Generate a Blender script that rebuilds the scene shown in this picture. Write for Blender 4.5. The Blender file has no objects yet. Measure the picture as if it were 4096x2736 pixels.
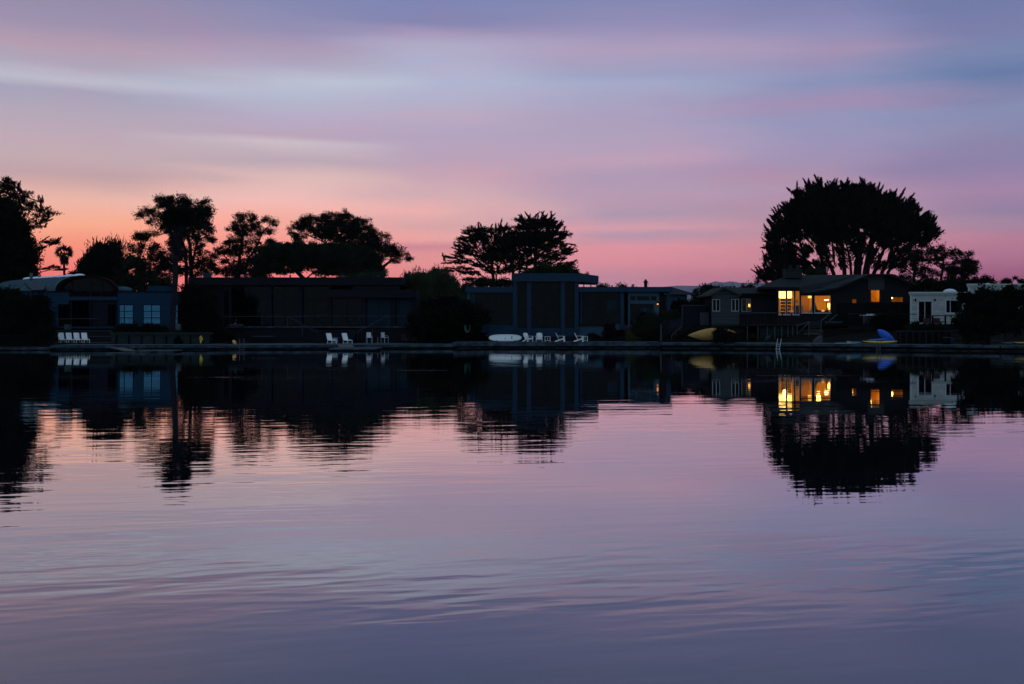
import bpy, math, random
import numpy as np
from mathutils import Vector
S = bpy.context.scene
COL = S.collection
# ------------------------------------------------------------------ camera
HCAM, F, YH = 2.69, 4400.0, 1290.0      # eye height (m), focal length and horizon row in photo pixels
cam = bpy.data.objects.new('camera', bpy.data.cameras.new('camera')); COL.objects.link(cam)
cam.location = (0, 0, HCAM); cam.rotation_euler = (math.pi/2, 0, 0)
cam.data.sensor_width = 36; cam.data.lens = 36*F/4096
cam.data.shift_y = (YH-1368)/4096
cam.data.clip_start = 0.1; cam.data.clip_end = 80000
S.camera = cam
S.view_settings.view_transform = 'Standard'; S.view_settings.look = 'None'
S.view_settings.exposure = 0; S.view_settings.gamma = 1
# ------------------------------------------------------------------ dusk sky
def lin(c):
    return tuple((v/255/12.92 if v/255 <= .04045 else ((v/255+.055)/1.055)**2.4) for v in c)
W = bpy.data.worlds.new('World'); S.world = W; W.use_nodes = True
nt = W.node_tree; nt.nodes.clear()
def N(t, **k):
    n = nt.nodes.new(t)
    for a, b in k.items(): setattr(n, a, b)
    return n
def M(op, a, b=None, c=None, clamp=False):
    n = N('ShaderNodeMath', operation=op, use_clamp=clamp)
    for i, v in enumerate((a, b, c)):
        if v is None: continue
        if isinstance(v, (int, float)): n.inputs[i].default_value = v
        else: nt.links.new(v, n.inputs[i])
    return n.outputs[0]
def MIX(f, a, b, mode='MIX'):
    n = N('ShaderNodeMixRGB', blend_type=mode)
    for i, v in enumerate((f, a, b)):
        if isinstance(v, (int, float)): n.inputs[i].default_value = v
        elif isinstance(v, tuple): n.inputs[i].default_value = (*v[:3], 1)
        else: nt.links.new(v, n.inputs[i])
    return n.outputs[0]
def SM(v, a, b):
    n = N('ShaderNodeMapRange', interpolation_type='SMOOTHSTEP')
    nt.links.new(v, n.inputs[0]); n.inputs[1].default_value = a; n.inputs[2].default_value = b
    return n.outputs[0]
tc = N('ShaderNodeTexCoord'); sp = N('ShaderNodeSeparateXYZ'); nt.links.new(tc.outputs['Generated'], sp.inputs[0])
dx, dy, dz = sp.outputs
AZ = M('ARCTAN2', dx, dy)
EL = M('DIVIDE', dz, M('SQRT', M('ADD', M('ADD', M('MULTIPLY', dx, dx), M('MULTIPLY', dy, dy)), 1e-6)))
def skynoise(sa, se, seed, det=4, rough=.55):
    cb = N('ShaderNodeCombineXYZ'); nt.links.new(M('MULTIPLY', AZ, sa), cb.inputs[0])
    nt.links.new(M('MULTIPLY', M('ADD', EL, M('MULTIPLY', AZ, .045)), se), cb.inputs[1]); cb.inputs[2].default_value = seed
    n = N('ShaderNodeTexNoise'); nt.links.new(cb.outputs[0], n.inputs['Vector'])
    n.inputs['Scale'].default_value = 1; n.inputs['Detail'].default_value = det; n.inputs['Roughness'].default_value = rough
    return M('SUBTRACT', n.outputs[0], .5)
w1 = skynoise(2.6, 17, 3.1); w2 = skynoise(9, 75, 8.4, 5); w3 = skynoise(3.2, 30, 14.0)
ELW = M('ADD', EL, M('ADD', M('MULTIPLY', w1, .016), M('MULTIPLY', w2, .008)))
AZW = M('ADD', AZ, M('MULTIPLY', w3, .22))
COLS = {
 400: [(0,146,136,168),(100,155,140,172),(200,180,150,172),(270,172,160,182),(330,186,184,200),(370,163,160,184),(450,175,162,182),(560,190,165,178),(640,196,166,172),(710,196,158,162),(800,240,178,160),(900,252,170,138),(970,252,146,120),(1100,246,122,112)],
 1120: [(0,132,132,175),(120,145,138,178),(170,165,145,178),(250,172,160,188),(310,184,190,210),(400,176,176,202),(480,184,164,192),(540,185,160,182),(570,202,184,194),(650,188,163,176),(700,220,180,178),(800,242,185,175),(870,250,172,155),(1000,248,140,130),(1100,245,128,125)],
 1720: [(0,122,130,178),(80,130,130,175),(125,162,146,182),(170,172,165,195),(330,172,178,205),(400,176,172,200),(450,185,165,190),(550,178,160,188),(650,188,158,180),(700,200,160,175),(780,212,170,175),(840,236,172,168),(900,222,160,160),(950,240,160,155),(980,212,133,145),(1020,235,145,142),(1100,230,138,140)],
 2520: [(0,128,132,178),(100,146,138,180),(200,172,152,184),(300,155,156,192),(340,160,165,198),(450,168,156,188),(600,178,155,184),(650,190,156,180),(700,176,150,178),(800,184,150,174),(860,178,146,170),(915,218,152,165),(938,184,144,166),(990,228,144,154),(1060,220,138,150),(1110,198,134,152)],
 3300: [(0,124,128,175),(100,136,136,180),(200,160,140,176),(260,148,140,180),(330,132,142,182),(420,160,138,176),(480,146,146,185),(600,156,142,180),(700,172,140,168),(800,176,140,164),(880,182,138,160),(960,205,136,150),(1050,205,128,145),(1120,190,118,138)],
 4010: [(0,110,120,166),(100,120,122,168),(200,118,130,172),(290,100,120,166),(400,130,130,170),(440,130,139,176),(550,136,132,170),(640,142,126,166),(760,164,130,164),(850,150,124,160),(900,166,130,158),(960,186,122,146),(1020,184,114,140),(1120,160,96,124)]}
EMAX = .36
prev = None; lastx = None
for px, st in COLS.items():
    a = math.atan((px-2048)/F); k = math.cos(a)
    r = N('ShaderNodeValToRGB'); cr = r.color_ramp
    def soft(y, c):
        g = sum(c)/3; q = (.86 if y < 820 else .92) if px < 1500 else (.90 if y < 820 else .84); return lin([min(255, g+(v-g)*q+5) for v in c])
    pts = sorted((((YH-y)/F*k)/EMAX, soft(y, c)) for y, *c in st)
    pts = [(0, pts[0][1])] + pts + [(1, lin((122, 134, 174)))]
    while len(cr.elements) < len(pts): cr.elements.new(.5)
    for e, (p, c) in zip(cr.elements, pts): e.position = p; 
    for e, (p, c) in zip(cr.elements, pts): e.color = (*c, 1)
    nt.links.new(M('DIVIDE', ELW, EMAX, clamp=True), r.inputs[0])
    if prev is None: prev = r.outputs[0]
    else: prev = MIX(SM(AZW, lastx, a), prev, r.outputs[0])
    lastx = a
# soft rose and grey-blue mottling of the thin cloud sheet
mo = skynoise(9, 26, 31, 3, .5); mo2 = skynoise(4.5, 40, 47, 4, .6)
prev = MIX(M('MULTIPLY', SM(mo, .0, .28), .34), prev, MIX(1.0, prev, (1.16, .90, .96), 'MULTIPLY'))
prev = MIX(M('MULTIPLY', SM(mo2, .02, .3), .42), prev, MIX(1.0, prev, (.90, 1.02, 1.06), 'MULTIPLY'))
mo3 = skynoise(16, 130, 63, 6, .65)
prev = MIX(M('MULTIPLY', SM(mo3, -.02, .25), .5), prev, MIX(1.0, prev, (1.07, .98, .98), 'MULTIPLY'))
prev = MIX(M('MULTIPLY', SM(mo3, .02, -.25), .5), prev, MIX(1.0, prev, (.93, .985, 1.01), 'MULTIPLY'))
# Nishita twilight for the upper dome, cool evening sky behind the viewer
sky = N('ShaderNodeTexSky', sky_type='NISHITA'); sky.sun_disc = False
sky.sun_elevation = math.radians(-2.0); sky.sun_rotation = math.radians(-28)
nis = MIX(1.0, sky.outputs[0], (.05, .05, .05), 'MULTIPLY')
up = MIX(1.0, (.30, .42, .62), nis, 'ADD')
back = MIX(SM(EL, 0, .8), (.52, .70, .88), up)
azabs = M('ABSOLUTE', AZ)
front = MIX(SM(EL, .30, .75), prev, up)
full = MIX(SM(azabs, .65, 1.9), front, back)
# radiance above the haze layer (the layer itself dims the horizon and adds its own scattered light)
path = M('MINIMUM', M('DIVIDE', 1250.0, M('MAXIMUM', EL, .001)), 34000.0)
TT = M('EXPONENT', M('MULTIPLY', path, -1.7e-5))
cT = N('ShaderNodeCombineXYZ'); [nt.links.new(TT, cT.inputs[i]) for i in range(3)]
vs_ = MIX(M('SUBTRACT', 1.0, TT), (0, 0, 0), (.30, .28, .36)); vsub = N('ShaderNodeVectorMath', operation='SUBTRACT'); nt.links.new(full, vsub.inputs[0]); nt.links.new(vs_, vsub.inputs[1])
vdiv = N('ShaderNodeVectorMath', operation='DIVIDE'); nt.links.new(vsub.outputs[0], vdiv.inputs[0]); nt.links.new(cT.outputs[0], vdiv.inputs[1])
vmax = N('ShaderNodeVectorMath', operation='MAXIMUM'); nt.links.new(vdiv.outputs[0], vmax.inputs[0]); vmax.inputs[1].default_value = (.01, .01, .01)
full = vmax.outputs[0]
bg = N('ShaderNodeBackground'); nt.links.new(full, bg.inputs[0]); bg.inputs[1].default_value = 1.0
wo = N('ShaderNodeOutputWorld'); nt.links.new(bg.outputs[0], wo.inputs[0])
# ------------------------------------------------------------------ helpers
def X(px, D): return (px-2048)/F*D
def Z(py, D): return HCAM-(py-YH)/F*D
def P(px, py, D, dd=0): return (X(px, D), D+dd, Z(py, D))
def tag(o, label=None, cat=None, group=None, kind=None):
    if label: o['label'] = label
    if cat: o['category'] = cat
    if group: o['group'] = group
    if kind: o['kind'] = kind
    return o
def thing(name, label, cat, loc=(0, 0, 0), rz=0, group=None):
    o = bpy.data.objects.new(name, None); COL.objects.link(o)
    o.location = loc; o.rotation_euler = (0, 0, rz); o.empty_display_size = .3
    return tag(o, label, cat, group)
class MB:
    def __init__(s): s.v = []; s.f = []
    def add(s, vs, fs):
        n = len(s.v); s.v += [tuple(map(float, v)) for v in vs]; s.f += [tuple(n+i for i in f) for f in fs]; return s
    def box(s, x0, x1, y0, y1, z0, z1):
        vs = [(x, y, z) for z in (z0, z1) for y in (y0, y1) for x in (x0, x1)]
        return s.add(vs, [(0,2,3,1),(4,5,7,6),(0,1,5,4),(2,6,7,3),(0,4,6,2),(1,3,7,5)])
    def pbox(s, px0, px1, py0, py1, D, depth=.2, d2=0):   # front face at distance D (+d2), extends back by depth
        return s.box(X(px0, D), X(px1, D), D+d2, D+d2+depth, Z(py1, D), Z(py0, D))
    def bar(s, a, b, w, h=None):
        a, b = Vector(a), Vector(b); h = h or w; d = (b-a).normalized()
        u = d.cross(Vector((0, 0, 1)));
        if u.length < .02: u = Vector((1, 0, 0))
        u.normalize(); v = u.cross(d).normalized(); vs = []
        for p in (a, b):
            for i, j in ((-1,-1),(1,-1),(1,1),(-1,1)): vs.append(p+u*i*w/2+v*j*h/2)
        return s.add(vs, [(0,3,2,1),(4,5,6,7),(0,1,5,4),(1,2,6,5),(2,3,7,6),(3,0,4,7)])
    def tube(s, pts, rad, n=8, cap=True):
        pts = [Vector(p) for p in pts]; m = len(pts)
        if not isinstance(rad, (list, tuple)): rad = [rad]*m
        vs, fs = [], []
        for i, p in enumerate(pts):
            d = (pts[min(i+1, m-1)]-pts[max(i-1, 0)])
            if d.length < 1e-6: d = Vector((0, 0, 1))
            d.normalize(); u = d.cross(Vector((.13, .97, .2))).normalized(); w = d.cross(u)
            for k in range(n):
                t = 2*math.pi*k/n; vs.append(p+(u*math.cos(t)+w*math.sin(t))*rad[i])
        for i in range(m-1):
            for k in range(n): fs.append((i*n+k, i*n+(k+1) % n, (i+1)*n+(k+1) % n, (i+1)*n+k))
        if cap: fs += [tuple(range(n))[::-1], tuple((m-1)*n+k for k in range(n))]
        return s.add(vs, fs)
    def prism(s, poly, y0, y1):      # poly: (x, z) outline in the facade plane, extruded from y0 to y1
        n = len(poly); vs = [(x, y0, z) for x, z in poly]+[(x, y1, z) for x, z in poly]
        fs = [tuple(range(n)), tuple(range(n, 2*n))[::-1]]+[(i, n+i, n+(i+1) % n, (i+1) % n) for i in range(n)]
        return s.add(vs, fs)
    def pprism(s, poly, D, depth=.2): return s.prism([(X(a, D), Z(b, D)) for a, b in poly], D, D+depth)
    def ell(s, c, r, nu=12, nv=8, jit=0, seed=1, zmin=-1):
        R = random.Random(seed); vs, fs = [], []
        for j in range(nv+1):
            ph = -math.pi/2+math.pi*j/nv
            for i in range(nu):
                th = 2*math.pi*i/nu; k = 1+R.uniform(-jit, jit)
                vs.append((c[0]+r[0]*k*math.cos(ph)*math.cos(th), c[1]+r[1]*k*math.cos(ph)*math.sin(th), c[2]+r[2]*k*max(zmin, math.sin(ph))))
        for j in range(nv):
            for i in range(nu): fs.append((j*nu+i, j*nu+(i+1) % nu, (j+1)*nu+(i+1) % nu, (j+1)*nu+i))
        return s.add(vs, fs)
    def lathe(s, prof, c=(0, 0, 0), n=16):
        vs = [(c[0]+r*math.cos(2*math.pi*k/n), c[1]+r*math.sin(2*math.pi*k/n), c[2]+z) for r, z in prof for k in range(n)]
        fs = [(i*n+k, i*n+(k+1) % n, (i+1)*n+(k+1) % n, (i+1)*n+k) for i in range(len(prof)-1) for k in range(n)]
        return s.add(vs, fs)
    def build(s, name, mat, parent=None, local=False, bevel=0, smooth=False):
        me = bpy.data.meshes.new(name); o = bpy.data.objects.new(name, me); COL.objects.link(o)
        off = Vector((0, 0, 0))
        if parent is not None and not local:
            p = parent
            while p is not None: off += Vector(p.location); p = p.parent
        me.from_pydata([tuple(Vector(v)-off) for v in s.v], [], s.f); me.update()
        me.materials.append(mat)
        if parent is not None: o.parent = parent
        if smooth:
            for p in me.polygons: p.use_smooth = True
        if bevel:
            b = o.modifiers.new('bevel', 'BEVEL'); b.width = bevel; b.segments = 2
        return o
# ------------------------------------------------------------------ materials
MATS = {}   # name -> material
def mat(name, col, rough=.7, var=.25, scale=3., bump=0., stripe=None, spec=.3, metal=0., col2=None, ior=None):
    if name in MATS: return MATS[name]
    if max(col) < .25: col = tuple(c*.32 for c in col)
    m = bpy.data.materials.new(name); m.use_nodes = True; t = m.node_tree; b = t.nodes['Principled BSDF']
    b.inputs['Roughness'].default_value = rough; b.inputs['Metallic'].default_value = metal
    b.inputs['Specular IOR Level'].default_value = spec
    if ior: b.inputs['IOR'].default_value = ior
    g = t.nodes.new('ShaderNodeNewGeometry')
    n = t.nodes.new('ShaderNodeTexNoise'); n.inputs['Scale'].default_value = scale; n.inputs['Detail'].default_value = 5
    t.links.new(g.outputs['Position'], n.inputs['Vector'])
    r = t.nodes.new('ShaderNodeValToRGB'); r.color_ramp.elements[0].position = .3; r.color_ramp.elements[1].position = .7
    c2 = col2 or tuple(min(1, c*(1+var)) for c in col)
    r.color_ramp.elements[0].color = (*[c*(1-var) for c in col], 1); r.color_ramp.elements[1].color = (*c2, 1)
    t.links.new(n.outputs[0], r.inputs[0]); outc = r.outputs[0]; hgt = n.outputs[0]
    if stripe:      # (axis, spacing m, groove width, darkness): board joints
        ax, sp_, gw, dk = stripe
        s = t.nodes.new('ShaderNodeSeparateXYZ'); t.links.new(g.outputs['Position'], s.inputs[0])
        a = t.nodes.new('ShaderNodeMath'); a.operation = 'DIVIDE'; t.links.new(s.outputs[ax], a.inputs[0]); a.inputs[1].default_value = sp_
        f = t.nodes.new('ShaderNodeMath'); f.operation = 'FRACT'; t.links.new(a.outputs[0], f.inputs[0])
        l = t.nodes.new('ShaderNodeMath'); l.operation = 'GREATER_THAN'; t.links.new(f.outputs[0], l.inputs[0]); l.inputs[1].default_value = gw
        mx = t.nodes.new('ShaderNodeMixRGB'); t.links.new(l.outputs[0], mx.inputs[0]); mx.inputs[1].default_value = (*[c*dk for c in col], 1)
        t.links.new(outc, mx.inputs[2]); outc = mx.outputs[0]
        # each board takes its own tone
        fl = t.nodes.new('ShaderNodeMath'); fl.operation = 'FLOOR'; t.links.new(a.outputs[0], fl.inputs[0])
        wn = t.nodes.new('ShaderNodeTexWhiteNoise'); wn.noise_dimensions = '1D'; t.links.new(fl.outputs[0], wn.inputs['W'])
        mr = t.nodes.new('ShaderNodeMapRange'); t.links.new(wn.outputs[0], mr.inputs[0]); mr.inputs[3].default_value = .82; mr.inputs[4].default_value = 1.15
        mm = t.nodes.new('ShaderNodeMixRGB'); mm.blend_type = 'MULTIPLY'; mm.inputs[0].default_value = 1
        t.links.new(outc, mm.inputs[1]); t.links.new(mr.outputs[0], mm.inputs[2]); outc = mm.outputs[0]
    t.links.new(outc, b.inputs['Base Color'])
    if bump:
        bp = t.nodes.new('ShaderNodeBump'); bp.inputs['Strength'].default_value = bump; bp.inputs['Distance'].default_value = .03
        t.links.new(hgt, bp.inputs['Height']); t.links.new(bp.outputs[0], b.inputs['Normal'])
    MATS[name] = m; return m
def emis(name, col, st):
    if name in MATS: return MATS[name]
    m = bpy.data.materials.new(name); m.use_nodes = True; t = m.node_tree; b = t.nodes['Principled BSDF']
    b.inputs['Base Color'].default_value = (*col, 1); b.inputs['Emission Color'].default_value = (*col, 1); b.inputs['Emission Strength'].default_value = st
    MATS[name] = m; return m
def glassmat():
    m = bpy.data.materials.new('clear_glass'); m.use_nodes = True; t = m.node_tree; t.nodes.clear()
    o = t.nodes.new('ShaderNodeOutputMaterial'); tr = t.nodes.new('ShaderNodeBsdfTransparent'); gl = t.nodes.new('ShaderNodeBsdfGlossy')
    gl.inputs['Roughness'].default_value = .02; fr = t.nodes.new('ShaderNodeFresnel'); fr.inputs[0].default_value = 1.12
    mx = t.nodes.new('ShaderNodeMixShader'); t.links.new(fr.outputs[0], mx.inputs[0]); t.links.new(tr.outputs[0], mx.inputs[1]); t.links.new(gl.outputs[0], mx.inputs[2])
    t.links.new(mx.outputs[0], o.inputs[0]); return m
GLASS = glassmat()
DARKGLASS = mat('dark_glass', (.002, .003, .006), .06, .3, 1, spec=.04)
BLUEWALL = mat('blue_stucco', (.012, .068, .14), .85, .12, 6, .1, spec=.1)
TEAL_BLIND = mat('pale_blue_blind', (.05, .18, .28), .7, .12, 3, stripe=(2, .09, .12, .8), spec=.2)
DARKFRAME = mat('black_frame', (.006, .007, .011), .6, .2, 5, spec=.04)
VAULT = mat('grey_metal_roof', (.10, .19, .245), .8, .25, 1.2, .2, spec=.04)
MAROON = mat('dark_maroon_wood', (.022, .006, .010), .85, .3, 4, spec=.03)
CHAR = mat('charcoal_wood', (.014, .016, .036), .75, .2, 3, stripe=(0, .2, .06, .5), spec=.1)
CHARB = mat('charcoal_boards', (.011, .012, .026), .75, .2, 3, stripe=(2, .18, .08, .5), spec=.1)
SLATE = mat('slate_blue_render', (.024, .068, .130), .85, .15, 4, .1, spec=.1)
SLATEL = mat('pale_slate_render', (.07, .15, .23), .85, .15, 4, .1, spec=.1)
WHITEP = mat('white_paint', (.50, .52, .51), .6, .18, 5)
FRAMEW = mat('worn_white_frame', (.30, .34, .37), .55, .08, 6)
BLINDD = mat('dim_blue_blind', (.015, .045, .075), .8, .1, 4, stripe=(0, .14, .15, .7), spec=.1)
SHINGLE = mat('grey_shingle_siding', (.085, .105, .115), .85, .25, 9, .3, stripe=(2, .16, .14, .45), spec=.1)
SHINGLED = mat('dark_shingle_siding', (.020, .026, .033), .85, .25, 9, .3, stripe=(2, .16, .14, .45), spec=.1)
ROOF = mat('dark_green_shingle_roof', (.012, .026, .026), .9, .4, 7, .3, spec=.1)
ROOFB = mat('dark_roof_membrane', (.012, .013, .02), .9, .3, 4, spec=.1)
BRICK = mat('grey_brick', (.035, .05, .055), .9, .3, 14, .3, stripe=(2, .09, .2, .5), spec=.1)
IVORY = mat('ivory_siding', (.25, .265, .255), .8, .14, 2, stripe=(2, .15, .1, .7), spec=.15)
IVTRIM = mat('ivory_trim', (.28, .31, .31), .7, .06, 6, spec=.2)
DECKW = mat('weathered_deck_boards', (.085, .125, .16), .8, .3, 5, .3, stripe=(0, .14, .08, .35), spec=.15)
DOCKF = mat('dock_fascia_board', (.065, .10, .135), .8, .8, 1.3, .2, spec=.1)
BULK = mat('dark_bulkhead_piles', (.010, .011, .012), .9, .4, 3, .4, stripe=(0, .35, .12, .3), spec=.1)
RETW = mat('greenish_retaining_boards', (.028, .050, .050), .85, .3, 4, .3, stripe=(2, .28, .06, .5), spec=.1)
PALEPOST = mat('pale_weathered_post', (.07, .12, .13), .85, .25, 6)
BROWNW = mat('dark_brown_wood', (.022, .018, .022), .8, .3, 6, .2, spec=.1)
TEAK = mat('dim_teak', (.04, .032, .026), .7, .3, 8)
EARTH = mat('dark_soil', (.014, .016, .012), .95, .4, .8, .4, spec=.05)
GREEN1 = mat('foliage_black_green', (.013, .018, .013), .9, .5, .7, spec=.03)
GREEN2 = mat('foliage_dark_green', (.026, .042, .024), .9, .5, .6, spec=.03)
GREEN3 = mat('foliage_grey_green', (.060, .085, .045), .9, .45, .6, spec=.03)
GREEN4 = mat('foliage_olive', (.075, .085, .022), .9, .4, 1, spec=.03)
PURPLE = mat('foliage_plum', (.030, .012, .022), .9, .4, 1, spec=.03)
THATCH = mat('dry_palm_thatch', (.050, .044, .055), .9, .4, 2, spec=.03)
BARK = mat('dark_bark', (.020, .017, .019), .95, .4, 4, .5, spec=.03)
PBARK = mat('palm_bark', (.035, .035, .045), .95, .35, 5, .5, stripe=(2, .22, .12, .6), spec=.03)
STEEL = mat('pale_steel_tube', (.12, .15, .18), .35, .1, 5, metal=.6)
GREYP = mat('grey_plastic', (.12, .16, .20), .6, .15, 5)
RAIL = mat('thin_dark_rail', (.055, .06, .09), .6, .2, 5)
WARMW = mat('warm_interior_plaster', (.78, .47, .05), .8, .08, 3)
WOODI = mat('warm_interior_wood', (.42, .22, .06), .7, .2, 3)
DARKI = mat('interior_dark_wood', (.02, .012, .006), .7, .2, 3)
SOFA = mat('grey_brown_sofa', (.10, .075, .07), .9, .1, 3)
# ------------------------------------------------------------------ water
def build_water():
    mb = MB(); mb.add([(-400, -40, 0), (400, -40, 0), (400, 160, 0), (-400, 160, 0)], [(0, 1, 2, 3)])
    m = bpy.data.materials.new('lagoon_water'); m.use_nodes = True; t = m.node_tree; b = t.nodes['Principled BSDF']
    b.inputs['Base Color'].default_value = (.0012, .003, .007, 1); b.inputs['Roughness'].default_value = .012
    b.inputs['IOR'].default_value = 1.36; b.inputs['Coat Weight'].default_value = 1; b.inputs['Coat IOR'].default_value = 1.36; b.inputs['Coat Roughness'].default_value = .012; b.inputs['Specular IOR Level'].default_value = .5
    g = t.nodes.new('ShaderNodeNewGeometry')
    def mth(op, a, c, clamp=False):
        n = t.nodes.new('ShaderNodeMath'); n.operation = op; n.use_clamp = clamp
        for i, v in enumerate((a, c)):
            if isinstance(v, (int, float)): n.inputs[i].default_value = v
            else: t.links.new(v, n.inputs[i])
        return n.outputs[0]
    def noise(sx, sy, rot, det=2, rough=.5, loc=0, dist=0):
        mp = t.nodes.new('ShaderNodeMapping'); mp.vector_type = 'POINT'
        mp.inputs['Rotation'].default_value = (0, 0, math.radians(rot)); mp.inputs['Scale'].default_value = (sx, sy, 1); mp.inputs['Location'].default_value = (loc, loc*.7, loc*1.3)
        # rotate first, then stretch
        r = t.nodes.new('ShaderNodeVectorRotate'); r.rotation_type = 'Z_AXIS'; r.inputs['Angle'].default_value = math.radians(rot)
        t.links.new(g.outputs['Position'], r.inputs['Vector']); mp.inputs['Rotation'].default_value = (0, 0, 0)
        t.links.new(r.outputs[0], mp.inputs['Vector'])
        n = t.nodes.new('ShaderNodeTexNoise'); n.inputs['Scale'].default_value = 1; n.inputs['Detail'].default_value = det; n.inputs['Roughness'].default_value = rough
        n.inputs['Distortion'].default_value = dist
        t.links.new(mp.outputs[0], n.inputs['Vector']); return n.outputs[0]
    patch = noise(.035, .05, 10, 3, .6, 40)
    pm = t.nodes.new('ShaderNodeMapRange'); pm.interpolation_type = 'SMOOTHSTEP'; t.links.new(patch, pm.inputs[0])
    pm.inputs[1].default_value = .38; pm.inputs[2].default_value = .64; pm.inputs[3].default_value = .4; pm.inputs[4].default_value = 1.3
    h = mth('MULTIPLY', noise(.24, 1.25, -6, 2, .5, 0), .0046)
    h = mth('ADD', h, mth('MULTIPLY', noise(.20, .60, -12, 1, .5, 11, .3), .0040))
    mid = mth('MULTIPLY', noise(.6, 2.7, -12, 1, .5, 51, .4), .0024)
    mid = mth('ADD', mid, mth('MULTIPLY', noise(1.6, 7.0, 6, 2, .5, 23), .0006))
    sy0 = t.nodes.new('ShaderNodeSeparateXYZ'); t.links.new(g.outputs['Position'], sy0.inputs[0])
    def ramp(a, b, c, d):
        q = t.nodes.new('ShaderNodeMapRange'); q.interpolation_type = 'SMOOTHSTEP'; t.links.new(sy0.outputs[1], q.inputs[0])
        for i, v in enumerate((a, b, c, d)): q.inputs[i+1].default_value = v
        return q.outputs[0]
    h = mth('ADD', h, mth('MULTIPLY', mid, ramp(22, 42, 1, .25)))
    h = mth('MULTIPLY', h, pm.outputs[0])
    breeze = mth('MULTIPLY', ramp(11.5, 15.5, 1, 0), ramp(9, 11.5, .25, 1))       # a breeze patch nearer the viewer
    bn = mth('ADD', mth('MULTIPLY', noise(.75, 2.5, -18, 1, .5, 61, .4), .0085), mth('MULTIPLY', noise(1.4, 4.6, -10, 1, .5, 71, .4), .0024))
    h = mth('ADD', h, mth('MULTIPLY', bn, breeze))
    # thin wind lines near the far bank
    wl = noise(.035, .9, 1.5, 3, .6, 77); wm = t.nodes.new('ShaderNodeMapRange'); wm.interpolation_type = 'SMOOTHSTEP'; t.links.new(wl, wm.inputs[0])
    wm.inputs[1].default_value = .715; wm.inputs[2].default_value = .74
    sy = t.nodes.new('ShaderNodeSeparateXYZ'); t.links.new(g.outputs['Position'], sy.inputs[0])
    far = t.nodes.new('ShaderNodeMapRange'); t.links.new(sy.outputs[1], far.inputs[0]); far.inputs[1].default_value = 32; far.inputs[2].default_value = 55
    rip = mth('MULTIPLY', noise(2.5, 9, 0, 2, .6, 5), .007)
    h = mth('ADD', h, mth('MULTIPLY', mth('MULTIPLY', rip, wm.outputs[0]), far.outputs[0]))
    bp = t.nodes.new('ShaderNodeBump'); bp.inputs['Strength'].default_value = 1; bp.inputs['Distance'].default_value = 1
    t.links.new(h, bp.inputs['Height']); t.links.new(bp.outputs[0], b.inputs['Normal']); t.links.new(bp.outputs[0], b.inputs['Coat Normal'])
    o = mb.build('water', m); tag(o, 'calm lagoon mirroring the pink sunset sky', kind='structure')
build_water()
# ------------------------------------------------------------------ ground (one sheet to the horizon) and far hills
BANK = [(-900, 101), (0, 106.5), (800, 109), (1300, 112), (2100, 115.5), (2650, 115.5), (3100, 112.5), (3500, 108), (4096, 101.5), (5000, 93)]
def bankD(px):
    for (a, da), (b, db) in zip(BANK, BANK[1:]):
        if px <= b: return da+(db-da)*(px-a)/(b-a)
    return BANK[-1][1]
def build_ground():
    prof = [(.25, -.9), (.3, .28), (3.2, .36), (6, .7), (8, 1.3), (10, 1.75), (14, 2.0), (60, 2.1), (500, 2.3), (6000, 2.4), (29000, 2.4)]
    cols = [(X(p, d), d, 6.6 if 850 <= p <= 1850 else (2.2 if 1850 < p < 2700 else 1.)) for p, d in [(q, bankD(q)) for q in range(-900, 5001, 100)]]
    cols = [(-30000, 99, 0)]+[(-400, 100, 0)]+cols+[(300, 90, 0)]+[(30000, 90, 0)]
    vs, fs = [], []; R = random.Random(4)
    for x, y, e in cols:
        for o, z in prof: vs.append((x, y+o+(e if 3 < o < 20 else 0), z+(R.uniform(-.06, .06) if 4 < o < 61 else 0)))
    n = len(prof)
    for i in range(len(cols)-1):
        for j in range(n-1): fs.append((i*n+j, (i+1)*n+j, (i+1)*n+j+1, i*n+j+1))
    o = MB().add(vs, fs).build('ground', EARTH); tag(o, 'dark sloping bank behind the docks', kind='structure')
build_ground()
def build_hills():
    D = 28000; pts = [(2500, 1170), (2600, 1152), (2700, 1143), (2745, 1142), (2780, 1144), (2820, 1139), (2840, 1132), (2862, 1124), (2880, 1128), (2900, 1129), (2918, 1125), (2935, 1126), (2960, 1131), (2985, 1131), (3010, 1130), (3060, 1131), (3150, 1120), (3300, 1135), (3600, 1128), (4100, 1136), (4700, 1150)]
    vs, fs = [], []; R = random.Random(2); fine = []
    for (a, ya), (b, yb) in zip(pts, pts[1:]):
        for k in range(5): fine.append((a+(b-a)*k/5, ya+(yb-ya)*k/5+R.uniform(-.8, .8)))
    for a, y in fine:
        x, z = X(a, D), Z(y, D)
        vs += [(x*.93, D-3600, 2), (x*.97, D-1400, z*.55*R.uniform(.85, 1.1)), (x, D, z), (x*1.05, D+1500, z*.5), (x*1.1, D+2800, 2)]
    for i in range(len(fine)-1):
        for j in range(4): fs.append((i*5+j, (i+1)*5+j, (i+1)*5+j+1, i*5+j+1))
    o = MB().add(vs, fs).build('hills', mat('distant_hill_grass', (.06, .055, .05), .95, .2, .002, spec=.02), smooth=True)
    tag(o, 'faint lilac hills on the horizon', kind='structure')
build_hills()
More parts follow.
